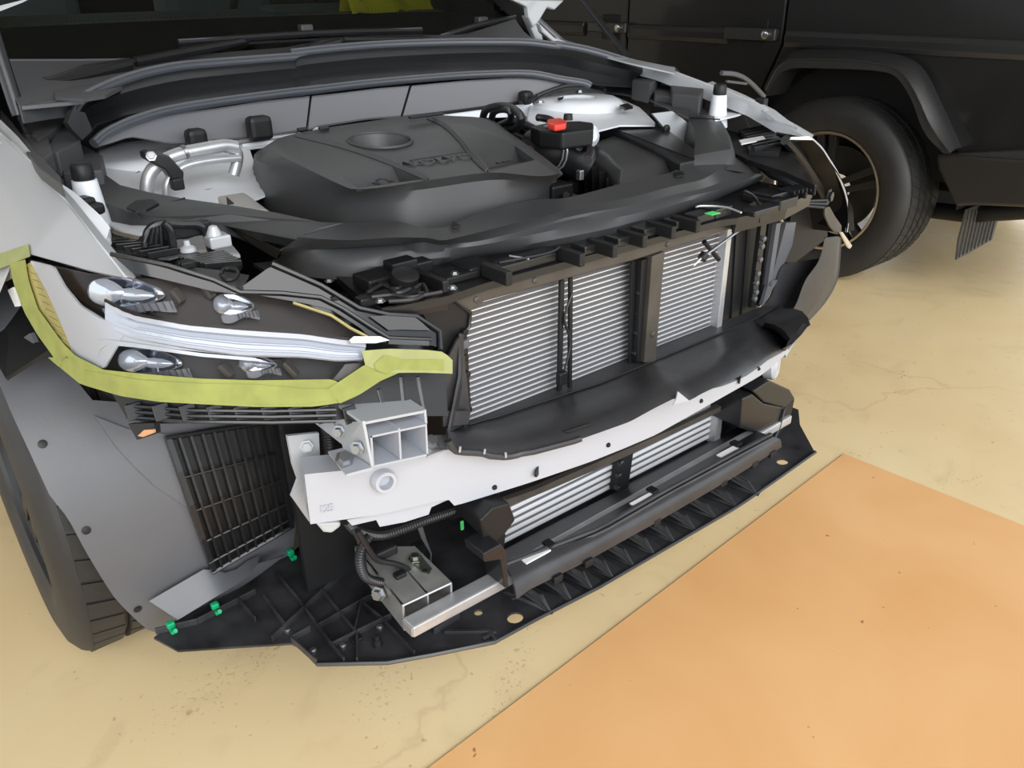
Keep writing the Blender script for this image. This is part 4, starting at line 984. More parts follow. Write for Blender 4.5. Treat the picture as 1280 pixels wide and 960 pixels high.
# ribbed tops behind both lamps
def ribbed(poly, z, n, d0, d1, m='blacks', slope=0):
    g = part('ribbed_panel', car)
    plate('panel_base', [U(*p, z=z) for p in poly], M['black'], g, .01)
    a0, a1 = U(*d0[0], z=z+.003), U(*d0[1], z=z+.003); b0, b1 = U(*d1[0], z=z+.003), U(*d1[1], z=z+.003)
    for k in range(n):
        t = k/(n-1); bar('panel_rib', a0.lerp(b0, t), a1.lerp(b1, t), .005, .009, M[m], g, .0008, (0, 0, 1))
    return g
g1 = ribbed(cv('E', (530, 232), (690, 215), (965, 262), (890, 285), (800, 302), (640, 285)), .845, 7, cv('E', (540, 228), (690, 218)), cv('E', (790, 298), (950, 268)))
g2 = ribbed(cv('E', (880, 330), (1000, 300), (1200, 275), (1290, 325), (1260, 362), (1000, 352)), .835, 7, cv('E', (960, 318), (1200, 282)), cv('E', (1090, 352), (1290, 335)))
plate('clear_strip', [U(*p, z=.842) for p in cv('E', (800, 302), (935, 262), (1050, 275), (900, 312))], M['liner'], g1, .003)
plate('panel_front', [U(*p, z=.835) for p in cv('E', (600, 290), (900, 345), (1300, 470), (1330, 400), (1000, 352), (800, 305), (600, 275))], M['gloss'], g1, .006)
plate('panel_plate', [U(*p, z=.838) for p in cv('E', (825, 400), (920, 345), (1180, 375), (1190, 420), (1290, 430), (1300, 470), (1100, 440))], M['cover'], g2, .004)
plate('panel_plate', [U(*p, z=.842) for p in cv('E', (600, 300), (745, 335), (750, 405), (660, 400), (625, 360))], M['cover'], g1, .004)
tube('panel_ring', smooth_path([U(*p, z=.845) for p in cv('E', (1180, 400), (1200, 370), (1260, 375), (1265, 410), (1215, 428))], 4, True), .003, M['black'], g2, 6)
for p in ((985, 340), (1000, 345)): box('panel_clip', U(*cv('E', p)[0], z=.845), (.02, .012, .01), M['black'], g2, .002)
plate('wing_label', [U(*p, z=.815) for p in cv('F', (255, 325), (295, 316), (345, 338), (295, 350))], M['label'], g2, .002)
plate('panel_tail', [U(*p, z=.81) for p in cv('F', (60, 260), (150, 250), (260, 300), (380, 350), (460, 415), (430, 420), (300, 370), (150, 310))], M['black'], g2, .006)
g3 = ribbed(cv('D', (140, 520), (240, 500), (320, 560), (300, 610), (180, 600)), .845, 8, cv('D', (145, 525), (250, 505)), cv('D', (200, 598), (315, 575)))
plate('clear_strip', [U(*p, z=.853) for p in cv('D', (140, 560), (235, 543), (247, 555), (150, 575))], M['label'], g3, .003)
plate('panel_front', [U(*p, z=.835) for p in cv('D', (95, 520), (330, 580), (420, 700), (440, 740), (330, 690), (180, 640), (100, 600))], M['black'], g3, .01)
plate('panel_front', [U(*p, z=.80) for p in cv('D', (180, 610), (330, 640), (450, 740), (400, 760), (260, 700), (190, 640))], M['cover'], g3, .006)
# ------------------------------------------------------------------ engine bay
bay = part('engine_bay', car)
# dark floor and the sides far down
plate('bay_floor', [Vector(p) for p in ((-.66, .45, .45), (.66, .45, .45), (.66, 1.2, .45), (-.66, 1.2, .45))], M['black'], bay, .01)
plate('bay_back', [Vector(p) for p in ((-.75, 1.08, .45), (.75, 1.08, .45), (.75, 1.08, .93), (-.75, 1.08, .93))], M['black'], bay, .01)
for sx in (-1, 1):
    plate('bay_side', [Vector((sx*.70, .52, .45)), Vector((sx*.70, 1.08, .45)), Vector((sx*.70, 1.08, .86)), Vector((sx*.70, .52, .78))], M['black'], bay, .01)
    plate('arch_roof', [Vector((sx*.70, .40, .80)), Vector((sx*.92, .42, .70)), Vector((sx*.92, 1.2, .80)), Vector((sx*.70, 1.2, .86))], M['black'], bay, .005)

# near side: white inner wing, strut tower
iw = part('inner_wing', car)
def s_iw(p): return p.z - (.835 + .10*(p.y-.55) + .12*max(0, -p.x-.55))
band('wing_sheet', cv('A', (395, 600), (520, 560), (620, 540), (760, 565), (900, 580), (1000, 600)), cv('A', (420, 760), (600, 800), (760, 800), (900, 830), (1010, 800), (1060, 780)), M['bay'], iw, 20, 5, .004, s=s_iw)
tw = U(*cv('A', (530, 640))[0], z=.875)
lathe('strut_tower', tw+Vector((0, .03, -.09)), (0, 0, 1), [(0, .15), (.05, .135), (.085, .115), (.095, .10), (.095, .055), (.088, .05), (.088, 0)], M['bay'], iw, 40)
lathe('tower_ring', U(*cv('A', (478, 706))[0], z=.86), (.05, -.1, 1), [(0, .045), (.008, .044), (.012, .036), (.008, .026), (.002, .024)], M['black'], iw, 24)
for p in ((615, 545), (740, 556), (845, 572)): bolt('tower_bolt', U(*cv('A', p)[0], z=.90), (0, 0, 1), .007, M['zinc'], iw)
tube('tower_seal', [U(*p, z=.90) for p in cv('A', (385, 590), (450, 565), (540, 545), (640, 545))], .006, M['black'], iw, 8, 4)
# white flange with the bump stop along the near wing
band('wing_rail', cv('A', (0, 545), (100, 615), (190, 700), (300, 770), (400, 860), (440, 910)), cv('A', (0, 570), (80, 640), (180, 740), (260, 815), (340, 900), (420, 975)), M['bay'], iw, 20, 3, .004, s=lambda p: p.z - h_(p.y) + .012)
band('wing_drop', cv('A', (300, 760), (400, 800), (520, 840), (640, 870)), cv('A', (400, 870), (470, 915), (560, 935), (650, 890)), M['bay'], iw, 12, 4, .004, z=.855)
def stopper(p, z0, parent, k=1):
    q = U(*p, z=z0)
    lathe('bump_stop', q, (0, 0, 1), [(-.03, .027), (-.003, .0235), (.002, .022), (.046*k, .018), (.047*k, .012)], M['bay'], parent, 24)
    lathe('rubber_cap', q, (0, 0, 1), [(.045*k, .0155), (.052*k, .0165), (.068*k, .0155), (.072*k, .012), (.072*k, 0)], M['black'], parent, 20)
stopper((114, 262), .875, iw)
q = U(*cv('A', (350, 850))[0], z=.88)
box('black_clip', q+Vector((0, 0, .008)), (.03, .06, .018), M['black'], iw, .006, Matrix.Rotation(.25, 3, 'Z'))
box('black_clip', q+Vector((0, 0, .018)), (.022, .03, .012), M['black'], iw, .005, Matrix.Rotation(.25, 3, 'Z'))
bolt('flange_bolt', U(*cv('A', (385, 925))[0], z=.862), (0, 0, 1), .008, M['bay'], iw)
plate('flange_foot', [U(*p, z=.86) for p in cv('A', (350, 905), (400, 880), (440, 915), (442, 950), (390, 965))], M['bay'], iw, .012, bevel=.003)
rail = cv('E', (520, 100), (640, 110), (800, 190), (750, 230), (590, 150), (520, 140))
plate('wing_gusset', [U(*p, z=.83) for p in cv('E', (545, 110), (640, 75), (800, 95), (850, 130), (760, 190), (600, 150))], M['bay'], iw, .01)
plate('wing_gusset', [U(*p, z=.80) for p in cv('E', (560, 150), (760, 190), (1120, 190), (1230, 230), (1280, 290), (1040, 260), (700, 225), (560, 225))], M['bay'], iw, .006)
# headlamp service cap and its loop
cp_ = part('service_cap', car)
q = U(*cv('E', (810, 200))[0], z=.845)
lathe('cap_dome', q+Vector((0, 0, -.02)), (-.2, -.7, .7), [(0, .024), (.02, .022), (.03, .014), (.033, 0)], M['black'], cp_, 16)
tube('cap_loop', SS(cv('E', (775, 250), (790, 165), (860, 125), (960, 130), (1060, 135), (1100, 180), (1125, 270)), y=.38), .006, M['blacks'], cp_, 8, 5)
tube('cap_loop', SS(cv('E', (870, 125), (905, 160), (925, 250)), y=.37), .006, M['blacks'], cp_, 8, 4)
for k in range(4): tube('cap_rib', SS(cv('E', (770+k*30, 230+k*5), (800+k*18, 150-k*4)), y=.365), .0022, M['blacks'], cp_, 5)
box('cap_back', U(*cv('E', (990, 160))[0], y=.40), (.07, .02, .02), M['black'], cp_, .003)
lathe('lamp_socket', U(*cv('E', (1140, 175))[0], y=.37), (0, 0, 1), [(-.02, .012), (.0, .011), (.01, .006), (.012, 0)], M['white'], cp_, 14)
box('socket_base', U(*cv('E', (1160, 215))[0], y=.37), (.032, .03, .018), M['white'], cp_, .003)
lathe('cream_knob', U(*cv('E', (1000, 250))[0], y=.36), (0, 0, 1), [(-.006, .012), (.0, .011), (.003, .005), (.01, .004), (.01, 0)], M['white'], cp_, 12)

# pipes with their clamp
pp = part('refrigerant_pipe', car)
tube('thick_pipe', SS(cv('A', (585, 790), (590, 725), (610, 680), (660, 640), (720, 615), (820, 595), (900, 582), (945, 590)), y=.68), .0115, M['alu'], pp, 12, 5)
tube('thin_pipe', SS(cv('A', (665, 790), (668, 735), (700, 690), (760, 658), (860, 640), (960, 632)), y=.67), .0065, M['alu'], pp, 10, 5)
tube('pipe_sleeve', SS(cv('A', (735, 610), (745, 606)), y=.675), .0125, M['zinc'], pp, 12)
tube('thick_pipe', SS(cv('A', (905, 590), (945, 605), (950, 640), (935, 700)), y=.68), .010, M['alu'], pp, 10, 4)
plate('pipe_clamp', SS(cv('A', (578, 612), (600, 605), (680, 625), (738, 690), (735, 725), (705, 750), (690, 720), (660, 680), (620, 660), (585, 640)), y=.655), M['blacks'], pp, .03, bevel=.003)
bolt('clamp_bolt', U(*cv('A', (605, 625))[0], y=.652), (-.3, -1, .5), .006, M['zinc'], pp)
box('clamp_foot', U(*cv('A', (708, 735))[0], y=.65), (.02, .02, .02), M['black'], pp, .003)
# alloy bracket in front of the engine cover
mb2 = part('engine_mount', car)
plate('mount_arm', [U(*p, z=.845) for p in cv('A', (848, 765), (950, 745), (1085, 845), (930, 830), (880, 815))], M['cast'], mb2, .04, bevel=.005)
plate('mount_slot', [U(*p, z=.847) for p in cv('A', (905, 785), (935, 812), (910, 815))], M['black'], mb2, .003)
lathe('mount_bolt', U(*cv('A', (830, 795))[0], z=.83), (0, 0, 1), [(0, .025), (.012, .025), (.014, .016), (.02, .016), (.02, 0)], M['zinc'], mb2, 6, False)

# ---- engine cover
ec = part('engine_cover', car)
def top_plane(p): return p.z - (.903 + .045*((p.y-.28)/.40))
top_px = cv('B', (215, 548), (350, 520), (520, 492), (705, 466), (850, 470), (985, 482), (1060, 530), (1150, 595), (1230, 650), (1275, 690), (1190, 705), (1000, 690), (745, 722), (600, 745), (470, 757), (400, 738), (240, 660), (110, 590), (165, 560))
def ring_at(px, f): return [U(*p, s=f) for p in px]
tpv = ring_at(top_px, top_plane)
sh_px = cv('B', (180, 545), (340, 512), (520, 485), (705, 460), (860, 464), (995, 476), (1075, 528), (1170, 595), (1250, 655), (1290, 700), (1200, 722), (1000, 720), (750, 755), (600, 770), (440, 775), (340, 745), (180, 680), (55, 632), (110, 580))
bo_px = cv('B', (150, 580), (330, 530), (520, 500), (705, 475), (880, 480), (1010, 490), (1090, 545), (1180, 610), (1265, 680), (1240, 702), (1198, 800), (1000, 845), (700, 897), (560, 895), (400, 892), (270, 860), (95, 790), (48, 690), (90, 620))
n = len(tpv)
def sm_ring(v): return smooth_path(v, 4, True)
topv = sm_ring(tpv)
shv = sm_ring([U(*p, s=lambda q: top_plane(q)+.018) for p in sh_px])
bov = sm_ring([U(*p, z=.835) for p in bo_px])
low = [Vector((p.x, p.y, .74)) for p in bov]
midv = [a.lerp(b, .35) for a, b in zip(shv, bov)]
V = []; Fc = []; k = len(topv)
for rg in (topv, shv, midv, bov, low): V += rg
for i in range(4):
    for j in range(k): Fc.append((i*k+j, i*k+(j+1) % k, (i+1)*k+(j+1) % k, (i+1)*k+j))
Fc.append(tuple(range(k)))
body = mesh('cover_shell', V, Fc, M['cover'], ec, True)
def carve(o, verts, faces):
    """cut a recess out of a mesh for good"""
    me = bpy.data.meshes.new('cut'); me.from_pydata([tuple(v) for v in verts], [], faces)
    bm = bmesh.new(); bm.from_mesh(me); bmesh.ops.recalc_face_normals(bm, faces=bm.faces); bm.to_mesh(me); bm.free()
    c = bpy.data.objects.new('cut', me); COL.objects.link(c)
    md = o.modifiers.new('cut', 'BOOLEAN'); md.operation = 'DIFFERENCE'; md.object = c; md.solver = 'EXACT'
    bpy.context.view_layer.update()
    dg = bpy.context.evaluated_depsgraph_get(); nm = bpy.data.meshes.new_from_object(o.evaluated_get(dg))
    o.modifiers.remove(md); old = o.data; o.data = nm; bpy.data.objects.remove(c); bpy.data.meshes.remove(me)
def prismv(pts, v):
    n_ = len(pts); V_ = list(pts)+[p+v for p in pts]
    return V_, [tuple(range(n_)), tuple(range(n_, 2*n_))[::-1]] + [((i+1) % n_, i, n_+i, n_+(i+1) % n_) for i in range(n_)]
ctr = U(*cv('B', (560, 563))[0], s=top_plane)
rw = .052
def cyl(c, r0, r1, z0_, z1_, n_=32):
    a = [Vector((c.x+math.cos(2*math.pi*i/n_)*r0, c.y+math.sin(2*math.pi*i/n_)*r0, c.z+z0_)) for i in range(n_)]
    b = [Vector((c.x+math.cos(2*math.pi*i/n_)*r1, c.y+math.sin(2*math.pi*i/n_)*r1, c.z+z1_)) for i in range(n_)]
    return a+b, [tuple(range(n_)), tuple(range(n_, 2*n_))[::-1]] + [((i+1) % n_, i, n_+i, n_+(i+1) % n_) for i in range(n_)]
# two hand recesses: slanted at the back, open to the front
def wedge(pback, pfront, depth):
    b = [U(*p, s=top_plane) for p in pback]; f = [U(*p, s=top_plane) for p in pfront]
    up = Vector((0, 0, .02)); dn = Vector((0, 0, -depth))
    V_ = [b[0]+up, b[1]+up, f[1]+up, f[0]+up, b[0]+Vector((0, 0, -.001)), b[1]+Vector((0, 0, -.001)), f[1]+dn, f[0]+dn]
    V_ = [b[0]+up, b[1]+up, f[1]+up, f[0]+up, b[0].lerp(f[0], .35)+dn, b[1].lerp(f[1], .35)+dn, f[1]+dn*.25, f[0]+dn*.25]
    return V_, [(0, 1, 2, 3), (7, 6, 5, 4), (0, 4, 5, 1), (1, 5, 6, 2), (2, 6, 7, 3), (3, 7, 4, 0)]
try:
    carve(body, *cyl(ctr, rw+.008, rw-.01, .02, -.05))
    carve(body, *wedge(cv('B', (385, 685), (585, 655)), cv('B', (470, 752), (735, 716)), .022))
    carve(body, *wedge(cv('B', (945, 600), (1085, 572)), cv('B', (1000, 685), (1180, 640)), .022))
except Exception as ex: print('carve', ex)
for p in body.data.polygons: p.use_smooth = True
body.data.set_sharp_from_angle(angle=math.radians(48))
lathe('oil_filler', ctr+Vector((0, 0, -.052)), (0, 0, 1), [(0, rw-.012), (.006, .03), (.006, 0)], M['black'], ec, 24)
tube('filler_rim', [ctr+Vector((math.cos(a)*(rw+.006), math.sin(a)*(rw+.006), .001+.0045*math.sin(a))) for a in (2*math.pi*i/32 for i in range(33))], .003, M['cover'], ec, 6)
# raised middle panel between the two character lines
mp = [U(*p, s=lambda q: top_plane(q)-.005) for p in cv('B', (232, 545), (520, 490), (705, 465), (765, 470), (840, 510), (905, 570), (950, 620), (995, 676), (740, 716), (560, 640), (380, 580))]
line1 = cv('B', (218, 545), (400, 590), (550, 640), (742, 720)); line2 = cv('B', (765, 472), (830, 505), (890, 560), (940, 625), (1000, 682))
for ln in (line1, line2):
    A1 = smooth_path([U(*p, s=lambda q: top_plane(q)-.001) for p in ln], 6)
    sheet('character_line', [[p+Vector((0, 0, 0)) for p in A1], [p+Vector((.006, .004, .006)) if ln is line1 else p+Vector((-.006, .0, .006)) for p in A1], [p+Vector((.012, .006, .0005)) if ln is line1 else p+Vector((-.011, .0, .0005)) for p in A1]], M['cover'], ec, .003)
tc_ = U(*cv('B', (803, 642))[0], s=lambda q: top_plane(q)-.0015)
rt = (U(*cv('B', (900, 628))[0], s=top_plane)-U(*cv('B', (700, 656))[0], s=top_plane)).normalized()
upv = Vector((0, -.1125, 1)).normalized().cross(rt); text('embossed_lettering', 'VOLVO', tc_, rt, upv, .034, M['cover'], ec, .0025, 1.18)
bx = [U(*p, s=lambda q: top_plane(q)-.0008) for p in cv('B', (690, 662), (680, 640), (905, 606), (925, 628), (690, 662))]
tube('lettering_frame', bx, .0012, M['cover'], ec, 5)
q = U(*cv('B', (572, 731))[0], s=lambda p: top_plane(p)+.008); lathe('small_emblem', q, (0, -.3, 1), [(0, .012), (.002, .012), (.002, .009), (.001, .008)], M['black'], ec, 20, cap=False)
for d in (-.014, .014): box('small_emblem_bar', q+Vector((d, 0, .001)), (.006, .012, .002), M['black'], ec, .0005)
q = U(*cv('B', (1060, 650))[0], s=lambda p: top_plane(p)+.006)
for d in (-.014, 0, .012): box('small_emblem_bar', q+Vector((d, .004*d, .001)), (.008, .010, .002), M['black'], ec, .0005)
for p in ((250, 517), (335, 513)): box('cover_lug', U(*cv('B', p)[0], z=.945), (.02, .01, .006), M['black'], ec, .002)
box('cover_lug', U(*cv('B', (745, 462))[0], z=.95), (.08, .012, .005), M['black'], ec, .002)

# ---- the big U shaped trim frame around the bay
cvf = part('bay_trim_frame', car)
ST = dict(
I=[(428, 279), (470, 278), (497, 277), (512, 280), (528, 284), (541, 284.5), (562, 282), (600, 266), (664, 250), (709, 247), (775, 230), (810, 222), (840, 215), (852, 207)],
E=[(372, 296), (407, 299), (443, 300), (486, 297), (528, 297), (541, 298.5), (557, 300), (600, 290), (660, 275), (725, 259), (787, 247), (840, 233), (881, 223), (907, 205)],
R=[(350, 314), (393, 312), (438, 310), (486, 307), (528, 303), (545, 303), (566, 304), (600, 301), (660, 287), (725, 272), (787, 262), (850, 248), (912, 233), (947, 217)],
L=[(346, 324), (366, 341), (414, 349), (459, 348), (526, 337), (545, 334), (566, 330), (600, 323), (666, 314), (746, 300), (799, 284), (865, 264), (905, 246), (952, 227)])
rows = [smooth_path([U(*p, z=z + (up_ if i < 4 else up_*.75 if i == 4 else up_*.35 if i == 5 else 0)) for i, p in enumerate(ST[k_])], 4) for k_, z, up_ in (('I', .846, .009), ('E', .838, .010), ('R', .816, .005), ('L', .778, 0))]
a, b, c, d = rows
mid1 = [x.lerp(y, .5)+Vector((0, .007, -.006)) for x, y in zip(b, c)]
mid2 = [x.lerp(y, .3)+Vector((0, -.010, .005)) for x, y in zip(c, d)]
mid3 = [x.lerp(y, .65)+Vector((0, -.012, .004)) for x, y in zip(c, d)]
sheet('front_shelf', [[p+Vector((0, .01, -.04)) for p in a], a, b, mid1, c, mid2, mid3, d, [p+Vector((0, .02, -.006)) for p in d]], M['cover'], cvf, .003)
def arm_z(t0, t1, zs_, pts): return [U(*p, z=z) for p, z in zip(pts, zs_)]
ain = cv('A', (395, 680), (480, 740), (600, 770), (740, 795), (930, 822), (1100, 850), (1280, 888)) + cv('F', (480, 70))
aou = cv('A', (265, 690), (290, 760), (420, 812), (520, 848), (610, 868), (740, 880), (890, 890)) + cv('F', (150, 122))
zz = (.896, .891, .886, .879, .872, .865, .858, .855)
ra_, rb_ = arm_z(0, 1, zz, ain), arm_z(0, 1, [z-.004 for z in zz], aou)
rb_[-1] = rows[1][0]; 
sheet('left_arm', [[p+Vector((.002, .0, -.05)) for p in ra_], ra_, [p.lerp(q, .5)+Vector((0, 0, .003)) for p, q in zip(ra_, rb_)], rb_, [p+Vector((-.004, -.002, -.03 if i < 6 else -.003)) for i, p in enumerate(rb_)]], M['cover'], cvf, .003)
sheet('left_arm_skirt', [rb_[3:] + [rows[1][0]], [U(*p, z=z) for p, z in zip(cv('A', (520, 860), (615, 885), (760, 895), (895, 935)), (.872, .862, .85, .82))] + [U(345, 316, z=.79), rows[3][1]]] if False else [[rb_[5], rb_[6], rows[2][0]], [U(278, 290, z=.85), U(312, 304, z=.82), rows[3][0]]], M['cover'], cvf, .003)
tube('arm_joint', [ra_[3]+Vector((0, 0, .001)), rb_[3].lerp(rb_[4], .3)+Vector((0, 0, .001)), rb_[4]+Vector((0, 0, -.02))], .0015, M['black'], cvf, 5)
plate('arm_tray', [U(*p, z=.893) for p in cv('A', (505, 828), (545, 800), (610, 796), (635, 812), (585, 838), (540, 842))], M['black'], cvf, .004)
# right arm: wide raised flank with a concave inner side
oi = cv('C', (690, 400), (760, 425), (830, 468), (850, 500), (862, 560), (850, 640), (815, 685))
oo = cv('C', (700, 378), (800, 385), (890, 425), (960, 480), (1000, 575), (1012, 640), (985, 675))
oz = (.895, .89, .885, .88, .87, .86, .85)
ri, ro = [U(*p, z=z) for p, z in zip(oi, oz)], [U(*p, z=z) for p, z in zip(oo, oz)]
ri, ro = resample(smooth_path(ri, 4), 7), resample(smooth_path(ro, 4), 7)
ri[-1] = rows[0][-1]; ro[-1] = rows[1][-1]; ri[-2].z -= .004; ro[-2].z -= .006
sheet('right_arm', [[p+Vector((-.01, .0, -.05)) for p in ri], ri, [p.lerp(q, .5)+Vector((0, 0, .006*(1 if i < 5 else 0))) for i, (p, q) in enumerate(zip(ri, ro))], ro, [p+Vector((.01, -.006, -.012)) for p in ro], [p+Vector((.012, -.01, -.05)) for p in ro]], M['cover'], cvf, .003)
cr1 = [U(*p, z=.836) for p in cv('C', (985, 672), (1005, 640), (1010, 610))]; cr2 = [U(*p, z=.818) for p in cv('C', (1085, 690), (1080, 655), (1012, 612))]; cr3 = [U(*p, z=.785) for p in cv('C', (1126, 715), (1122, 672), (1030, 625))]
sheet('right_corner', [resample(r, 9) for r in (cr1, cr2, cr3)], M['cover'], cvf, .003)
tube('arm_joint', [U(*p, z=.888) for p in cv('C', (838, 470), (960, 478))], .0015, M['black'], cvf, 5)
ub = cv('C', (600, 330), (640, 345), (690, 395)); 
band('right_link', cv('C', (500, 335), (610, 345), (700, 378), (830, 400)), cv('C', (500, 365), (600, 380), (690, 402), (835, 470)), M['cover'], cvf, 10, 3, .004, z=.905)
for pts, z, h in (((610, 320), (680, 335), (760, 285), (640, 262)), .945, .05), (((755, 305), (800, 300), (905, 335), (880, 385), (770, 375)), .935, .06), (((640, 260), (780, 265), (800, 285), (760, 300)), .955, .02), (((680, 340), (750, 325), (870, 395), (700, 380)), .92, .03):
    plate('hinge_cover', [U(*p, z=z) for p in cv('C', *pts)], M['cowl'], cvf, h, bevel=.003)
plate('arm_label', [U(*p, z=.897) for p in cv('C', (875, 452), (910, 450), (915, 458), (880, 460))], M['black'], cvf, .001)
plate('shelf_notch', [U(*p, z=.8475) for p in cv('C', (775, 688), (810, 683), (820, 700), (785, 705))], M['black'], cvf, .002)
plate('shelf_notch', [U(*p, z=.8475) for p in cv('F', (1000, 60), (1040, 82), (995, 92))], M['black'], cvf, .002)

# ---- right side: tower, battery cover, air box, reservoir, hoses
rt_ = part('strut_tower', car)
def s_rt(p): return p.z - (.875 + .06*(p.y-.6))
band('tower_sheet', cv('C', (205, 410), (230, 390), (330, 352), (440, 345), (540, 385), (640, 430), (700, 490)), cv('C', (190, 480), (250, 520), (400, 540), (480, 520), (560, 500), (640, 500), (700, 500)), M['bay'], rt_, 20, 5, .004, s=s_rt)
tq = U(*cv('C', (370, 395))[0], z=.905)
lathe('tower_dome', tq+Vector((.02, .0, -.07)), (0, 0, 1), [(0, .15), (.04, .14), (.065, .115), (.072, .10), (.072, .05), (.066, .045), (.066, 0)], M['bay'], rt_, 40)
for p in ((240, 412), (325, 352), (398, 370)): bolt('tower_bolt', U(*cv('C', p)[0], z=.91), (0, 0, 1), .008, M['zinc'], rt_)
plate('tower_slot', [U(*p, z=.915) for p in cv('C', (310, 392), (335, 385), (330, 395), (315, 400))], M['black'], rt_, .002)
plate('tower_slot', [U(*p, z=.90) for p in cv('C', (558, 420), (590, 412), (612, 425), (580, 432))], M['black'], rt_, .006)
tube('tower_seal', [U(*p, z=.915) for p in cv('C', (200, 402), (260, 360), (330, 342), (420, 342), (500, 360))], .005, M['black'], rt_, 8, 4)
plate('side_plate', SS(cv('C', (690, 455), (770, 445), (830, 490), (855, 560), (840, 640), (790, 560), (745, 520)), y=.5), M['greypaint'], rt_, .006)
rivet('side_rivet', U(*cv('C', (748, 516))[0], y=.495), (0, -1, 0), .01, M['black'], rt_)
stopper((897, 143), .885, rt_)
band('far_rail', cv('C', (920, 400), (1000, 420), (1080, 420), (1160, 470)), cv('C', (940, 480), (1010, 465), (1100, 440), (1170, 485)), M['bay'], rt_, 10, 3, .004, z=.885)
plate('far_flange', [U(*p, z=.90) for p in cv('C', (900, 335), (1000, 385), (1120, 430), (1180, 480), (1270, 510), (1180, 440), (1060, 380), (930, 325))], M['bay'], rt_, .006)
box('black_clip', U(*cv('C', (1125, 415))[0], z=.90), (.02, .03, .03), M['black'], rt_, .005)
bb_ = part('battery_cover', car)
tbp = [U(*p, z=.862) for p in cv('C', (468, 490), (560, 482), (690, 490), (760, 530), (855, 600), (858, 640), (800, 650), (700, 590), (600, 545))]
plate('battery_lid', tbp, M['black'], bb_, .1, vec=Vector((0, 0, -.1)), bevel=.006)
plate('lid_edge', [p+Vector((0, 0, .002)) for p in tbp[:6]], M['blacks'], bb_, .002)
ab = part('air_box', car)
at = cv('C', (415, 605), (480, 580), (560, 556), (600, 560), (660, 590), (740, 640), (785, 685), (760, 700), (560, 738), (530, 715), (490, 660))
atv = [U(*p, z=.828) for p in at]
cen = sum(atv, Vector())/len(atv)
V = [p for p in atv] + [cen.lerp(p, .82)+Vector((0, 0, .020)) for p in atv] + [p+Vector((0, 0, -.12)) for p in atv]
n_ = len(atv)
mesh('box_lid', V, [tuple(range(n_, 2*n_))] + [(i, (i+1) % n_, n_+(i+1) % n_, n_+i) for i in range(n_)] + [(2*n_+i, 2*n_+(i+1) % n_, (i+1) % n_, i) for i in range(n_)], M['cover'], ab, True, .004)
for k in range(6):
    a = Vector((400, 620)).lerp(Vector((550, 735)), k/5); b = a+Vector((-25, 110)) if k < 3 else a+Vector((-45, 40))
    bar('box_rib', U(*cv('C', tuple(a))[0], z=.826), U(*cv('C', tuple(a))[0], z=.826)+Vector((-.004, -.012, -.09)), .004, .02, M['blacks'], ab, .001)
box('box_clip', U(*cv('C', (400, 700))[0], z=.84), (.012, .012, .02), M['zinc'], ab, .002)
th_ = part('intake_duct', car)
tube('duct_tube', [U(*p, z=z) for p, z in zip(cv('C', (210, 600), (290, 600), (360, 625), (420, 660)), (.86, .865, .85, .83))], .042, M['black'], th_, 20, 5)
for k in range(3): tube('silver_band', [U(*cv('C', (262+k*14, 590+k*2))[0], z=.868+.004*k)+Vector((0, math.cos(a)*.045, math.sin(a)*.045)) for a in (2*math.pi*i/16 for i in range(17))], .002, M['alu'], th_, 5)
rs = part('fluid_reservoir', car)
lathe('reservoir_body', U(*cv('C', (345, 570))[0], z=.86)+Vector((0, .03, -.05)), (0, 0, 1), [(0, .05), (.03, .054), (.045, .05), (.05, .048)], M['cast'], rs, 28)
plate('reservoir_top', [U(*p, z=.915) for p in cv('C', (200, 505), (290, 485), (400, 483), (455, 490), (452, 515), (330, 530), (240, 520))], M['black'], rs, .035, bevel=.005)
rc_ = [U(*p, z=.935) for p in cv('C', (268, 476), (325, 470), (346, 480), (345, 492), (300, 500), (272, 492))]
plate('red_cap', rc_, M['red'], rs, .013, bevel=.004)
lathe('cap_nub', U(*cv('C', (352, 480))[0], z=.93), (0, 0, 1), [(0, .01), (.012, .009), (.012, 0)], M['black'], rs, 12)
for p, r_ in (((420, 545), .03), ((300, 570), .02), ((370, 585), .022)): lathe('reservoir_fitting', U(*cv('C', p)[0], z=.87), (-.4, -1, .2), [(0, r_), (.02, r_*.9), (.022, r_*.5), (.04, r_*.45), (.04, 0)], M['zinc'], rs, 16)
conduit('wiring_loom', [U(*p, z=.875) for p in cv('C', (330, 590), (400, 570), (440, 600), (430, 640))], .008, M['hose'], rs)
lp_ = part('coolant_hose', car)
tube('hose_loop', [U(*p, z=z) for p, z in zip(cv('C', (10, 480), (25, 440), (80, 425), (130, 435), (165, 470), (150, 510), (110, 520)), (.90, .93, .95, .95, .94, .91, .89))], .0085, M['hose'], lp_, 12, 6)
tube('hose_loop', [U(*p, z=z) for p, z in zip(cv('C', (45, 490), (55, 450), (90, 437), (120, 447), (120, 480), (80, 500)), (.90, .93, .945, .945, .92, .89))], .0075, M['hose'], lp_, 12, 6)
for a, z in ((((130, 480), (200, 510), (260, 545)), .89), (((160, 500), (210, 540), (200, 600)), .87), (((100, 520), (180, 560), (230, 590)), .86), (((230, 470), (280, 480), (330, 520)), .90)):
    conduit('wiring_loom', [U(*p, z=z) for p in cv('C', *a)], .008, M['hose'], lp_)
pump = part('engine_fittings', car)
for p, d in (((180, 540), (.05, .05, .05)), ((250, 740), (.05, .04, .06)), ((300, 760), (.06, .05, .03)), ((360, 700), (.03, .03, .08)), ((470, 560), (.06, .04, .06)), ((1, 640), (.05, .05, .05))):
    box('fitting_block', U(*cv('C', p)[0], z=.80), d, M['black'], pump, .005)
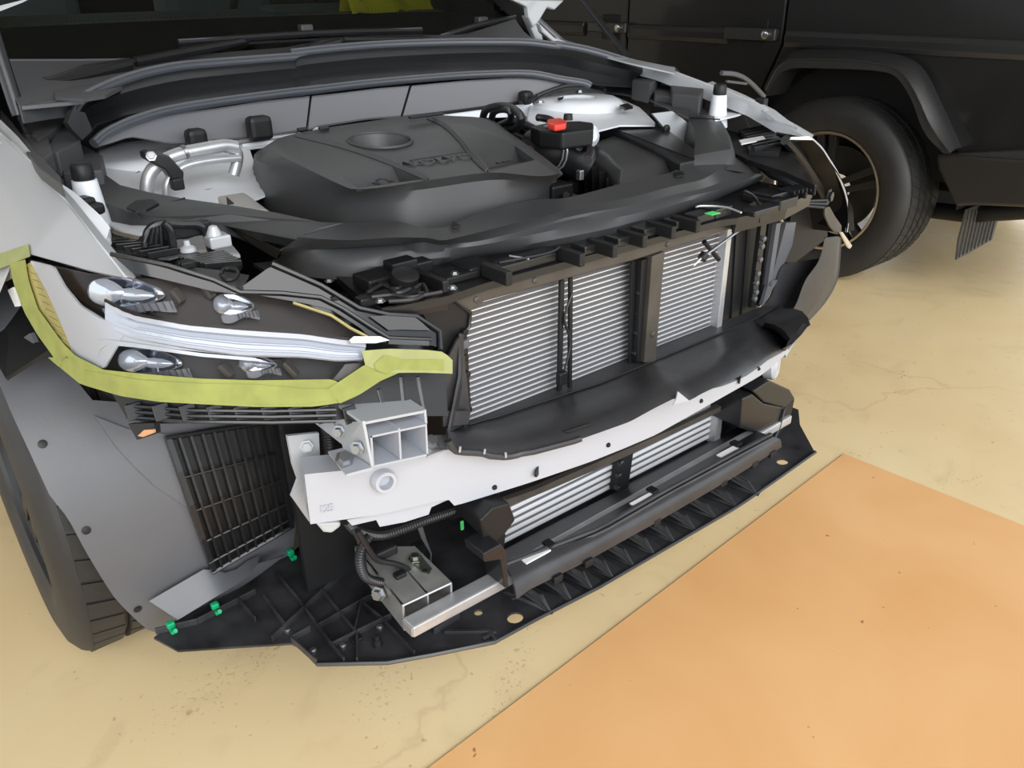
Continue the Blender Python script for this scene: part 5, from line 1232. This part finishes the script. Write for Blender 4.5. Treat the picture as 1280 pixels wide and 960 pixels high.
for p in ((255, 775), (300, 720), (345, 780), (380, 790)): tube('fitting_hose', [U(*cv('C', p)[0], z=.80), U(*cv('C', p)[0], z=.80)+Vector((.04, .02, -.02)), U(*cv('C', p)[0], z=.80)+Vector((.06, -.02, -.06))], .007, M['hose'], pump, 8, 4)
# ------------------------------------------------------------------ firewall, cowl, screen
fwp = part('firewall_trim', car)
def s_fw(p): return p.y - (1.0 - .45*p.x*p.x + .10*(p.z-.93))
topl = cv('A', (370, 565), (420, 530), (520, 490), (680, 455), (850, 435), (1040, 405), (1230, 385)) + cv('B', (400, 372), (560, 352), (690, 342), (900, 322), (1100, 310), (1280, 318)) + cv('C', (420, 335))
botl = cv('A', (380, 590), (440, 575), (520, 548), (680, 575), (850, 565), (1040, 552), (1230, 520)) + cv('B', (300, 512), (500, 480), (700, 465), (900, 440), (1080, 415), (1180, 400)) + cv('C', (340, 350))
TL_ = resample([(*p, 0) for p in topl], 61); BL_ = resample([(*p, 0) for p in botl], 61)
seams = []
for x in (386, 513):
    i = min(range(61), key=lambda k: abs(TL_[k].x-x)); seams.append(i)
cuts = [0] + seams + [60]
for a, b in zip(cuts, cuts[1:]):
    ii = range(a, b+1)
    rws = []
    for t in (0, .06, .5, .94, 1):
        r = []
        for k in ii:
            p = TL_[k].lerp(BL_[k], t)
            dx = 1.6 if k == a and a else (-1.6 if k == b and b != 60 else 0)
            r.append(U(p.x+dx, p.y, s=lambda q: s_fw(q) + (.0 if 0 < t < 1 else -.004)))
        rws.append(r)
    sheet('firewall_panel', rws, M['firewall'], fwp, .004)
plate('seam_back', [U(TL_[i].x+d, (TL_[i] if e else BL_[i]).y, s=lambda q: s_fw(q)-.012) for i in seams[:1] for d, e in ((-6, 1), (6, 1), (8, 0), (-4, 0))], M['black'], fwp, .004)
plate('seam_back', [U((TL_[i] if e else BL_[i]).x+d, (TL_[i] if e else BL_[i]).y, s=lambda q: s_fw(q)-.012) for i in seams[1:] for d, e in ((-6, 1), (6, 1), (6, 0), (-6, 0))], M['black'], fwp, .004)
# lower rail of the firewall with bumper caps
tube('silver_rail', SS(cv('A', (780, 575), (950, 570), (1050, 558), (1200, 538)), s=lambda q: s_fw(q)+.012), .005, M['alu'], fwp, 8)
tube('white_rail', SS(cv('A', (960, 585), (1100, 570), (1280, 545)) + cv('B', (300, 520)), s=lambda q: s_fw(q)+.004), .011, M['bay'], fwp, 8)
band('white_sill', cv('B', (705, 463), (850, 450), (1000, 435), (1170, 412)), cv('B', (800, 472), (900, 472), (1050, 470), (1170, 465)), M['bay'], fwp, 10, 3, .006, s=lambda q: s_fw(q)+.01)
tube('dark_edge', SS(cv('B', (690, 466), (880, 443), (1080, 415), (1165, 402)), s=lambda q: s_fw(q)+.014), .004, M['black'], fwp, 6)
for px, py, w2, h2 in ((324, 160, .052, .05), (245, 172, .04, .035), (657, 122, .034, .034)):
    q = U(px, py, s=lambda p: s_fw(p)+.04)
    box('rubber_buffer', q, (w2, .035, h2), M['black'], fwp, .010)
tube('sweep_trim', SS(cv('C', (205, 400), (250, 375), (340, 345), (420, 342)), s=lambda q: s_fw(q)+.01), .006, M['black'], fwp, 8, 4)
# inner seal
in_s = cv('A', (375, 575), (430, 530), (540, 480), (680, 440), (860, 410), (1040, 385), (1280, 355)) + cv('B', (200, 372), (500, 335), (800, 308), (1000, 297), (1160, 296), (1280, 318)) + cv('C', (410, 332), (440, 345))
isp = smooth_path(SS(in_s, s=lambda q: s_fw(q)+.012), 4)
tube('inner_seal', isp, .009, M['seal'], fwp, 10)
tube('inner_seal_highlight', [p+Vector((0, -.006, .007)) for p in isp], .0035, M['liner'], fwp, 6)  # paler strip: the seal's highlight put into colour
# the deep black channel and the outer seal
ch = part('cowl_channel', car)
def s_ch(p): return p.y - (1.12 - .55*p.x*p.x)
out_s = cv('A', (290, 470), (330, 400), (430, 345), (560, 300), (700, 270), (850, 255), (1040, 240), (1280, 220)) + cv('B', (200, 216), (500, 185), (800, 172), (1000, 170), (1150, 172), (1280, 188)) + cv('C', (300, 180), (420, 200), (560, 240), (650, 270))
osp = smooth_path(SS(out_s, s=s_ch), 4)
tube('outer_seal', osp, .010, M['seal'], ch, 10)
tube('outer_seal_highlight', [p+Vector((0, -.006, .008)) for p in osp], .004, M['liner'], ch, 6)  # highlight along the outer seal, drawn as a lighter strip
n = 50
O1 = resample([p+Vector((0, -.004, -.004)) for p in osp], n)
lowp = cv('A', (345, 545), (370, 500), (470, 465), (620, 440), (800, 412), (1040, 380), (1280, 350)) + cv('B', (200, 366), (500, 328), (800, 302), (1000, 290), (1160, 290)) + cv('C', (330, 300), (430, 330), (500, 340), (620, 345))
O4 = resample(SS(lowp, s=lambda q: s_fw(q)-.02), n)
O2 = [a.lerp(b, .35)+Vector((0, -.004, .004)) for a, b in zip(O1, O4)]
O3 = [a.lerp(b, .55)+Vector((0, .02, -.006)) for a, b in zip(O1, O4)]
sheet('channel_skin', [O1, O2, O3, O4], M['blacks'], ch, .004)
# near end of the channel
plate('channel_end', SS(cv('A', (270, 490), (290, 440), (340, 450), (370, 520), (330, 560), (290, 520)), s=lambda q: s_fw(q)+.04), M['blacks'], ch, .01)
for pts, z, h in (((190, 590), (240, 490), (300, 495), (320, 560), (230, 610), (200, 610)), .945, .04), (((200, 610), (320, 570), (410, 620), (408, 680), (300, 690), (250, 690)), .915, .05), (((50, 560), (190, 540), (210, 610), (150, 660), (100, 620)), .95, .03), (((110, 660), (200, 600), (260, 700), (240, 745), (200, 720)), .905, .03), (((0, 480), (40, 540), (90, 590), (150, 665), (250, 740), (240, 700), (130, 590), (60, 500), (0, 430)), .955, .02), (((90, 430), (210, 410), (280, 440), (240, 500), (150, 560), (100, 520)), .955, .02):
    plate('hinge_cover', [U(*p, z=z) for p in cv('A', *pts)], M['cowl'], ch, h, bevel=.003)
# cowl panel below the screen
cw = part('cowl_panel', car)
cwt = cv('A', (0, 245), (150, 245), (320, 245), (490, 240)) + cv('B', (180, 190), (400, 150), (700, 140), (900, 140), (1100, 75))
cwb = cv('A', (80, 420), (220, 400), (330, 395), (500, 320)) + cv('B', (100, 225), (400, 195), (700, 178), (900, 172), (1190, 172))
CT = resample(SS(cwt, s=lambda q: q.y-(1.30-.40*q.x*q.x)), 30); CB = resample(SS(cwb, s=lambda q: s_ch(q)-.015), 30)
sheet('cowl_skin', [CT, [a.lerp(b, .4)+Vector((0, 0, -.008)) for a, b in zip(CT, CB)], CB, [p+Vector((0, .0, -.03)) for p in CB]], M['cowl'], cw, .004)
plate('cowl_step', [U(*p, z=1.012) for p in cv('A', (215, 345), (470, 300), (560, 310), (420, 380), (330, 395), (220, 388))], M['cowl'], cw, .006)
plate('cowl_edge', [U(*p, z=1.005) for p in cv('A', (80, 410), (330, 392), (335, 402), (85, 425))], M['liner'], cw, .006)
tube('cowl_line', SS(cv('A', (0, 244), (320, 243), (500, 240)), s=lambda q: q.y-(1.30-.40*q.x*q.x)-.01), .004, M['liner'], cw, 6)

# ---- windscreen: raked, gently curved
scr = part('windscreen', car)
def glass_pt(u, t):
    """u -1..1 across, t 0..1 up the slope"""
    x = .74*u*(1-.16*t); y = 1.315-.42*x*x/1.0*(1-.5*t)*.7 + .78*t; z = 1.035 + .56*t - .02*t*t
    return Vector((x, y, z))
def glass_band(name, t0, t1, m, nt=8, off=0, th=.004):
    rows = []
    for i in range(nt):
        t = t0+(t1-t0)*i/(nt-1); rows.append([glass_pt(-1+2*k/28, t)+Vector((0, off, -off)) for k in range(29)])
    return sheet(name, rows, M[m], scr, th)
glass_band('frit_band', -.03, .138, 'frit', 4, .004)
glass_band('glass_pane', -.03, 1.0, 'sglass', 12, 0)
for sx in (-1, 1):
    rows = [[glass_pt(sx*(1.0+.0*t), t)+Vector((sx*dx, -.01, dz)) for t in (0, .2, .4, .6, .8, 1)] for dx, dz in ((-.05, -.004), (-.0, .004), (.03, -.005))]
    sheet('pillar_trim', rows, M['black'], scr, .006)
    rows = [[glass_pt(sx, t)+Vector((sx*dx, -.01+dx*.2, dz)) for t in (-.2, 0, .2, .4, .6, .8, 1)] for dx, dz in ((.028, .0), (.06, -.01), (.09, -.06), (.10, -.12))]
    sheet('roof_pillar', rows, M['white'], car, .006)
# fine dots at the top of the frit
dv = []; df = []
for k in range(140):
    for r_ in range(2):
        c = glass_pt(-.97+1.94*k/139 + (.007 if r_ else 0), .146+.012*r_)+Vector((0, .002, -.002)); i = len(dv); s_ = .0022-.0006*r_
        dv += [c+Vector((-s_, 0, 0)), c+Vector((0, s_*.8, s_*.6)), c+Vector((s_, 0, 0)), c+Vector((0, -s_*.8, -s_*.6))]; df.append((i, i+1, i+2, i+3))
mesh('frit_dots', dv, df, M['frit'], scr, fix=False, kind='stuff')
# cabin behind the glass
cab = part('dashboard', car)
rows = [[Vector((x, y-.25*x*x, z)) for x in (-.72, -.5, -.25, 0, .25, .5, .72)] for y, z in ((1.40, 1.02), (1.62, 1.075), (1.95, 1.105), (2.02, 1.07), (2.05, .75))]
sheet('dash_top', rows, M['dash'], cab, .01)
box('dash_vent', (-.05, 1.62, 1.075), (.9, .035, .008), M['black'], cab, .003)
tube('dash_line', [Vector((x, 1.8-.2*x*x, 1.096)) for x in (-.6, -.3, 0, .3, .6)], .006, M['liner'], cab, 6, 4)
lathe('steering_wheel', (.36, 2.12, 1.06), (0, -1, .45), [(0, .185), (.014, .178), (.02, .165), (.008, .16), (-.006, .17)], M['black'], cab, 36, cap=False)
box('instrument_hood', (.36, 1.9, 1.09), (.34, .16, .07), M['dash'], cab, .03)
for x in (-.37, .37):
    box('seat_back', (x, 2.75, 1.1), (.46, .16, .62), M['dash'], cab, .06); box('head_rest', (x, 2.8, 1.47), (.26, .12, .18), M['dash'], cab, .05)
box('cabin_back', (0, 3.2, .85), (1.5, .05, .6), M['black'], cab, .01)
for sx in (-1, 1): box('cabin_side', (sx*.80, 2.3, .95), (.05, 1.7, .5), M['black'], cab, .02)
box('cabin_floor', (0, 2.3, .62), (1.5, 1.8, .05), M['black'], cab, .01)
# body sides so that the car goes on behind the wings
for sx in (-1, 1):
    rows = [[Vector((sx*xx, y, z)) for y in (1.42, 1.8, 2.4, 3.0, 3.3)] for xx, z in ((.86, 1.02), (.93, .92), (.95, .70), (.945, .45), (.90, .28))]
    sheet('body_side', rows, M['white'], car, .01)

# ---- wipers
def wiper(pivot, elbow, tip, blade, z, parent, hook):
    wpt = part('wiper', car)
    tube('wiper_arm', [pivot, pivot.lerp(elbow, .5)+Vector((0, 0, .006)), elbow], [.011, .013, .009] , M['blacks'], wpt, 8)
    tube('wiper_rod', [elbow, elbow.lerp(tip, .5)+Vector((0, 0, .004)), tip], .0065, M['blacks'], wpt, 8)
    a, b = blade
    tube('wiper_blade', [a, a.lerp(b, .5)+Vector((0, 0, .006)), b], .0085, M['blacks'], wpt, 8, 4)
    tube('blade_rubber', [a+Vector((0, .004, -.010)), b+Vector((0, .004, -.010))], .004, M['black'], wpt, 6)
    tube('blade_shine', [a+Vector((0, -.004, .0065)), b+Vector((0, -.004, .0065))], .0025, M['liner'], wpt, 6)
    box('blade_mount', hook, (.035, .025, .018), M['cover'], wpt, .004)
    lathe('pivot_cap', pivot+Vector((0, 0, -.02)), (0, 0, 1), [(0, .026), (.02, .025), (.03, .016), (.032, 0)], M['black'], wpt, 16)
    return wpt
W = lambda c, x, y, k: U(*cv(c, (x, y))[0], s=lambda q: q.y-(k-.36*q.x*q.x))
def on_glass(c, x, y, d=.02):
    def f(p): 
        t = (p.z-1.035)/.55
        return (p.y - (1.315-.294*p.x*p.x*(1-.5*t) + .78*t)) + d
    return U(*cv(c, (x, y))[0], s=f)
W1 = wiper(W('A', 150, 350, 1.2), W('A', 520, 250, 1.22), on_glass('A', 1020, 155), (on_glass('A', 712, 172), on_glass('B', 725, 122)), 0, car, on_glass('B', 262, 112, .03))
tube('wiper_arm', [W('A', 180, 335, 1.2), W('A', 330, 305, 1.2), W('A', 520, 258, 1.21)], .012, M['blacks'], W1, 8)
tube('wiper_arm', [W('A', 540, 248, 1.22), W('A', 760, 205, 1.23), on_glass('A', 1010, 160)], .010, M['blacks'], W1, 8)
W2 = wiper(W('B', 250, 205, 1.2), W('B', 400, 165, 1.22), on_glass('B', 830, 152), (on_glass('B', 800, 150), on_glass('B', 1100, 72)), 0, car, on_glass('B', 965, 80, .03))
tube('wiper_arm', [W('B', 415, 160, 1.22), W('B', 620, 158, 1.22), on_glass('B', 830, 155)], .008, M['blacks'], W2, 8)
tube('wiper_arm', [W('B', 230, 210, 1.2), W('B', 330, 185, 1.2), W('B', 400, 170, 1.2)], .010, M['blacks'], W2, 8)
# gas struts
gs = part('gas_strut', car)
a = U(36, 174, x=-.74); b = U(22, 138, x=-.74); c = U(0, 70, x=-.74)
tube('strut_rod', [a, b], .005, M['black'], gs, 8); dd_ = (c-b).normalized()
tube('strut_cylinder', [b-dd_*.01, b+dd_*.4], .0125, M['blacks'], gs, 12)
lathe('strut_ball', a+Vector((0, 0, -.012)), (0, 0, 1), [(0, .012), (.012, .014), (.022, .008), (.022, 0)], M['black'], gs, 12)
gs2 = part('gas_strut', car)
a = U(781, 68, x=.74); b = U(728, 0, x=.73); dd_ = (b-a).normalized()
tube('strut_cylinder', [a+dd_*.03, a+dd_*.45], .009, M['blacks'], gs2, 12)
tube('strut_foot', [a-dd_*.01, a+dd_*.04], .012, M['black'], gs2, 10)
# bonnet, standing open above the bay, and its hinge
bn = part('bonnet', car)
hg = U(690, 18, y=1.10)
ang = math.radians(74); L_ = .98
rows = []
for i in range(12):
    t = i/11; wdt = .74 - .06*t - (.05*(t-.8)/.2 if t > .8 else 0); r = []
    for k in range(17):
        u = -1+2*k/16; s_ = L_*t*(1-.10*abs(u)**2.5*t)
        r.append(Vector((wdt*u, 1.22 - .06*u*u - s_*math.cos(ang), 1.21 - .05*u*u + s_*math.sin(ang) + .05*math.sin(math.pi*t)*.5)))
    rows.append(r)
sheet('bonnet_skin', rows, M['white'], bn, .012)
for pts, y in ((((130, 0), (340, 0), (300, 40), (270, 30), (240, 80), (215, 112), (195, 70), (190, 30)), 1.10), (((180, 60), (240, 90), (255, 165), (225, 165)), 1.14), (((238, 92), (300, 150), (430, 192), (420, 200), (290, 165), (250, 130)), 1.08)):
    plate('hinge_bracket', SS(cv('C', *pts), y=y), M['white'], bn, .02, bevel=.004)
plate('hinge_bracket', SS(cv('A', (-30, 30), (130, -10), (90, 10), (0, 45)), y=1.2), M['white'], bn, .01)
band('wing_edge', cv('C', (238, 88), (300, 146), (430, 188), (600, 234), (780, 270)), cv('C', (234, 104), (292, 166), (425, 204), (600, 252), (780, 292)), M['white'], wf, 24, 3, .004, s=lambda p: p.z - (h_(p.y) + .014))
# yellow cloth on the dashboard: a thing of its own
yc = part('x', car); bpy.data.objects.remove(yc)
random.seed(3)
c0 = U(478, 2, z=1.13); rows = []
for i in range(9):
    r = []
    for k in range(13):
        r.append(Vector((c0.x-.13+.31*k/12, c0.y-.03+.10*i/8, 1.094+.09*math.exp(-((i-4)/2.6)**2)*(.7+.5*math.sin(k*1.1+i*.5)) + random.uniform(-.006, .006))))
    rows.append(r)
yo = sheet('yellow_cloth', rows, M['yellow'], None, .004)
tag(yo, 'crumpled yellow cloth lying on the dashboard behind the windscreen of the white car', 'cloth')
# ------------------------------------------------------------------ black off-roader beside the white car
bc = thing('black_car', 'black boxy off-road car parked behind the white SUV at the upper right', 'car', (2.9, 2.2, 0))
XS = 2.335                                        # its near side
GY, GZ, GR = 1.038, .368, .374
def XP(pts, x=XS): return [U(*p, x=x) for p in pts]
# side panels, split at the door gaps
def wall(name, pts, m='gpaint', th=.03, x=XS, bev=.004): return plate(name, XP(pts, x), M[m], bc, th, bevel=bev)
def yz(name, pts, m='gpaint', x=XS, th=.04, bev=.006): return plate(name, [Vector((x, y, z)) for y, z in pts], M[m], bc, th, vec=Vector((th, 0, 0)), bevel=bev)
gap1 = U(783, 60, x=XS).y; gap2b = U(952, 95, x=XS).y; gap2 = U(981, 30, x=XS).y
zb = U(1150, 187, x=XS).z
zt_ = 1.25
outp = cv('D', (240, 350), (290, 260), (340, 215), (400, 198), (560, 198), (720, 208), (830, 235), (890, 290), (945, 400), (1032, 590))
arch_c = []
for q in XP(outp, XS):
    d_ = Vector((0, q.y-GY, q.z-.42)); d_ *= .96; arch_c.append((GY+d_.y, .42+d_.z))
yz('rear_quarter', [(gap2-.006, zt_), (gap2-.006, .93), (arch_c[0][0]+.02, arch_c[0][1]-.0)] + arch_c + [(arch_c[-1][0]-.02, .50), (GY-1.15, .50), (GY-1.15, zt_)])
yz('rear_door', [(gap2+.006, zt_), (gap2+.006, .93), (arch_c[0][0]+.035, arch_c[0][1]), (arch_c[0][0]+.05, .46), (gap1-.006, .46), (gap1-.006, zt_)])
yz('front_door', [(gap1+.006, zt_), (gap1+.006, .46), (gap1+1.0, .46), (gap1+1.0, zt_)])
yz('front_wing', [(gap1+1.012, zt_), (gap1+1.012, .46), (gap1+2.0, .46), (gap1+2.0, zt_)])
yz('body_back_panel', [(gap1+2.0, .45), (gap1+2.0, 1.8), (GY-1.1, 1.8), (GY-1.1, .45)], 'black', XS+.06, .9)
yz('upper_side', [(gap1+.5, zt_+.004), (GY-1.15, zt_+.004), (GY-1.10, 1.9), (gap1+.6, 1.9)], 'gpaint', XS+.02)
yz('sill', [(gap2b+.05, .34), (gap2b+.05, .455), (gap1+2.0, .455), (gap1+2.0, .34)], 'gtrim', XS+.01, .1)
# side mouldings
def mould(y0, y1, z0=None):
    zc = U(1150, 56, x=XS).z
    b = part('side_moulding', bc)
    V = []; prof = [(0, .036), (-.016, .030), (-.024, .012), (-.024, -.016), (-.016, -.034), (0, -.038)]
    for y in (y0, y1):
        for dx, dz in prof: V.append(Vector((XS+dx, y, zc+dz)))
    n = len(prof); Fc = [(i, i+1, n+i+1, n+i) for i in range(n-1)] + [tuple(range(n)), tuple(range(n, 2*n))[::-1], (0, n, 2*n-1, n-1)]
    mesh('moulding_strip', V, Fc, M['gtrim'], b, False, .004)
    mesh('moulding_inlay', [Vector((XS-.0255, y0+.01*(1 if y1 > y0 else -1), zc-.013)), Vector((XS-.0255, y1-.01*(1 if y1 > y0 else -1), zc-.013)), Vector((XS-.0245, y1-.01*(1 if y1 > y0 else -1), zc+.011)), Vector((XS-.0245, y0+.01*(1 if y1 > y0 else -1), zc+.011))], [(0, 1, 2, 3)], M['gpaint'], b)
yA = U(912, 40, x=XS).y
mould(gap2-.02, GY-1.15); mould(yA, gap1-.02); mould(U(732, 32, x=XS).y, gap1+.9)
# handles
for px, py in ((948, 42), (768, 34)):
    h = part('door_handle', bc); q = U(px, py, x=XS)
    box('handle_bowl', q+Vector((.0, 0.02, .0)), (.006, .13, .12), M['black'], h, .002)
    box('handle_grip', q+Vector((-.035, .02, .0)), (.02, .27, .05), M['gtrim'], h, .006)
    for s_ in (-1, 1): box('handle_post', q+Vector((-.014, .02+s_*.11, 0)), (.03, .03, .04), M['gtrim'], h, .003)
    lathe('push_button', q+Vector((-.045, -.07, 0)), (-1, 0, 0), [(0, .018), (.010, .018), (.012, .014), (.012, 0)], M['chrome'], h, 16)
# flared arch
ar = part('wheel_arch', bc)
out_e = [(GY+.66, .52), (GY+.60, .66), (GY+.50, .80), (GY+.36, .885), (GY+.1, .90), (GY-.16, .885), (GY-.30, .83), (GY-.40, .72), (GY-.50, .58), (GY-.565, .485)]
outp = cv('D', (240, 350), (290, 260), (340, 215), (400, 198), (560, 198), (720, 208), (830, 235), (890, 290), (945, 400), (1032, 590))
inp = cv('D', (250, 385), (300, 300), (340, 278), (380, 272), (560, 276), (700, 285), (770, 310), (830, 400), (880, 530), (960, 615))
crp = cv('D', (245, 360), (290, 275), (335, 242), (390, 236), (560, 240), (700, 255), (790, 290), (850, 380), (910, 510), (985, 612))
n = 40
r0 = resample(smooth_path(XP(outp, XS), 4), n); r1 = resample(smooth_path(XP(outp, XS-.03), 4), n)
r2 = resample(smooth_path(XP(crp, XS-.115), 4), n); r3 = resample(smooth_path(XP(inp, XS-.115), 4), n); r4 = [p+Vector((.14, 0, 0)) for p in r3]
r15 = [a.lerp(b, .5)+Vector((-.012, 0, .008)) for a, b in zip(r1, r2)]
sheet('arch_flare', [r0, r1, r15, r2, r3, r4], M['gtrim'], ar, .004)
tube('arch_edge', r2, .005, M['gtrim'], ar, 6)
# dark wheel well
mesh('wheel_well', [Vector((XS+.02+.35*s_, GY+math.cos(a)*.50, .36+math.sin(a)*.52)) for s_ in (0, 1) for a in (math.pi*i/16 for i in range(17))],
     [(i, i+1, 18+i, 17+i) for i in range(16)] + [tuple(range(17, 34))], M['black'], bc)
wheel(bc, 2.205, GY, GZ, GR, .285, 1, .247, M['grim'], 5, [(.30, .335), (.48, .52), (.66, .70)], 60, M['rimlip'])
# rear bumper and mud flap
rbm = part('rear_bumper', bc)
bp = cv('D', (925, 625), (1000, 618), (1300, 640), (1300, 830), (1080, 822), (1005, 825), (965, 740), (935, 680))
plate('bumper_shell', XP(bp, XS-.06), M['bump_'], rbm, .5, vec=Vector((.5, 0, 0)), bevel=.012)
plate('bumper_step', XP(cv('D', (930, 618), (1300, 600), (1300, 642), (1000, 640), (935, 632)), XS-.05), M['gtrim'], rbm, .4, vec=Vector((.4, 0, 0)), bevel=.006)
mf = part('mud_flap', bc)
fpx = cv('D', (1052, 840), (1090, 822), (1190, 828), (1160, 960), (1150, 985), (1015, 1040), (1020, 960))
fq = SS([(1209, 262), (1222, 256), (1252, 260), (1240, 300), (1196, 325), (1199, 300)], y=GY-.52)
plate('flap_sheet', fq, M['flap'], mf, .008)
for k in range(9):
    t = (k+.5)/9; a = Vector((1210, 263)).lerp(Vector((1250, 261)), t); b = Vector((1197, 323)).lerp(Vector((1240, 299)), t)
    bar('flap_rib', U(a.x, a.y, y=GY-.525), U(b.x, b.y, y=GY-.525), .006, .006, M['flap'], mf, .001)
# underbody so that no daylight shows below the sills
yz('underbody', [(GY-.9, .36), (gap1+2.0, .36), (gap1+2.0, .5), (GY-.9, .5)], 'black', XS+.3, .9)
tube('exhaust_pipe', XP([(1160, 262), (1210, 268), (1300, 262)], XS+.2), .035, M['black'], bc, 12)
wheel(bc, 2.205, GY+2.85, GZ, GR, .285, 1, .247, M['grim'], 5, [(.30, .335), (.48, .52), (.66, .70)], 60, M['rimlip'])
for yy_ in (GY, GY+2.85): wheel(bc, 2.205+1.75, yy_, GZ, GR, .285, -1, .247, M['grim'], 5, [(.30, .335), (.48, .52), (.66, .70)], 60, M['rimlip'])
tube('thin_hose', [U(*p, y=.75) for p in cv('D', (70, 292), (130, 298), (180, 325), (240, 385))], .007, M['liner'], wf, 8, 5)
tube('thin_hose', [U(*p, y=.75) for p in cv('D', (90, 325), (170, 335))], .004, M['liner'], wf, 6)

# parts that look different from the rest of their thing
PL = dict(red_cap='bright red plastic cap', green_clip='small green plastic clip', green_sticker='green sticker on the slam panel', masking_tape='yellow masking tape around the lower edge of the headlamp',
          bumper_beam='bare white painted bumper beam', engine_cover='charcoal plastic engine cover with embossed lettering', undertray='black dusty ribbed plastic undertray', radiator='silver finned radiator core',
          intercooler='silver intercooler with wide flat tubes', refrigerant_pipe='bare aluminium pipes in a black clamp', copper_foil='copper coloured tab', rim_lip='pale machined wheel edge', oil_filler='black round recess of the oil filler')
for o in list(bpy.data.objects):
    k = o.name.split('.')[0]
    if o.parent is not None and k in PL: o['label'] = PL[k]
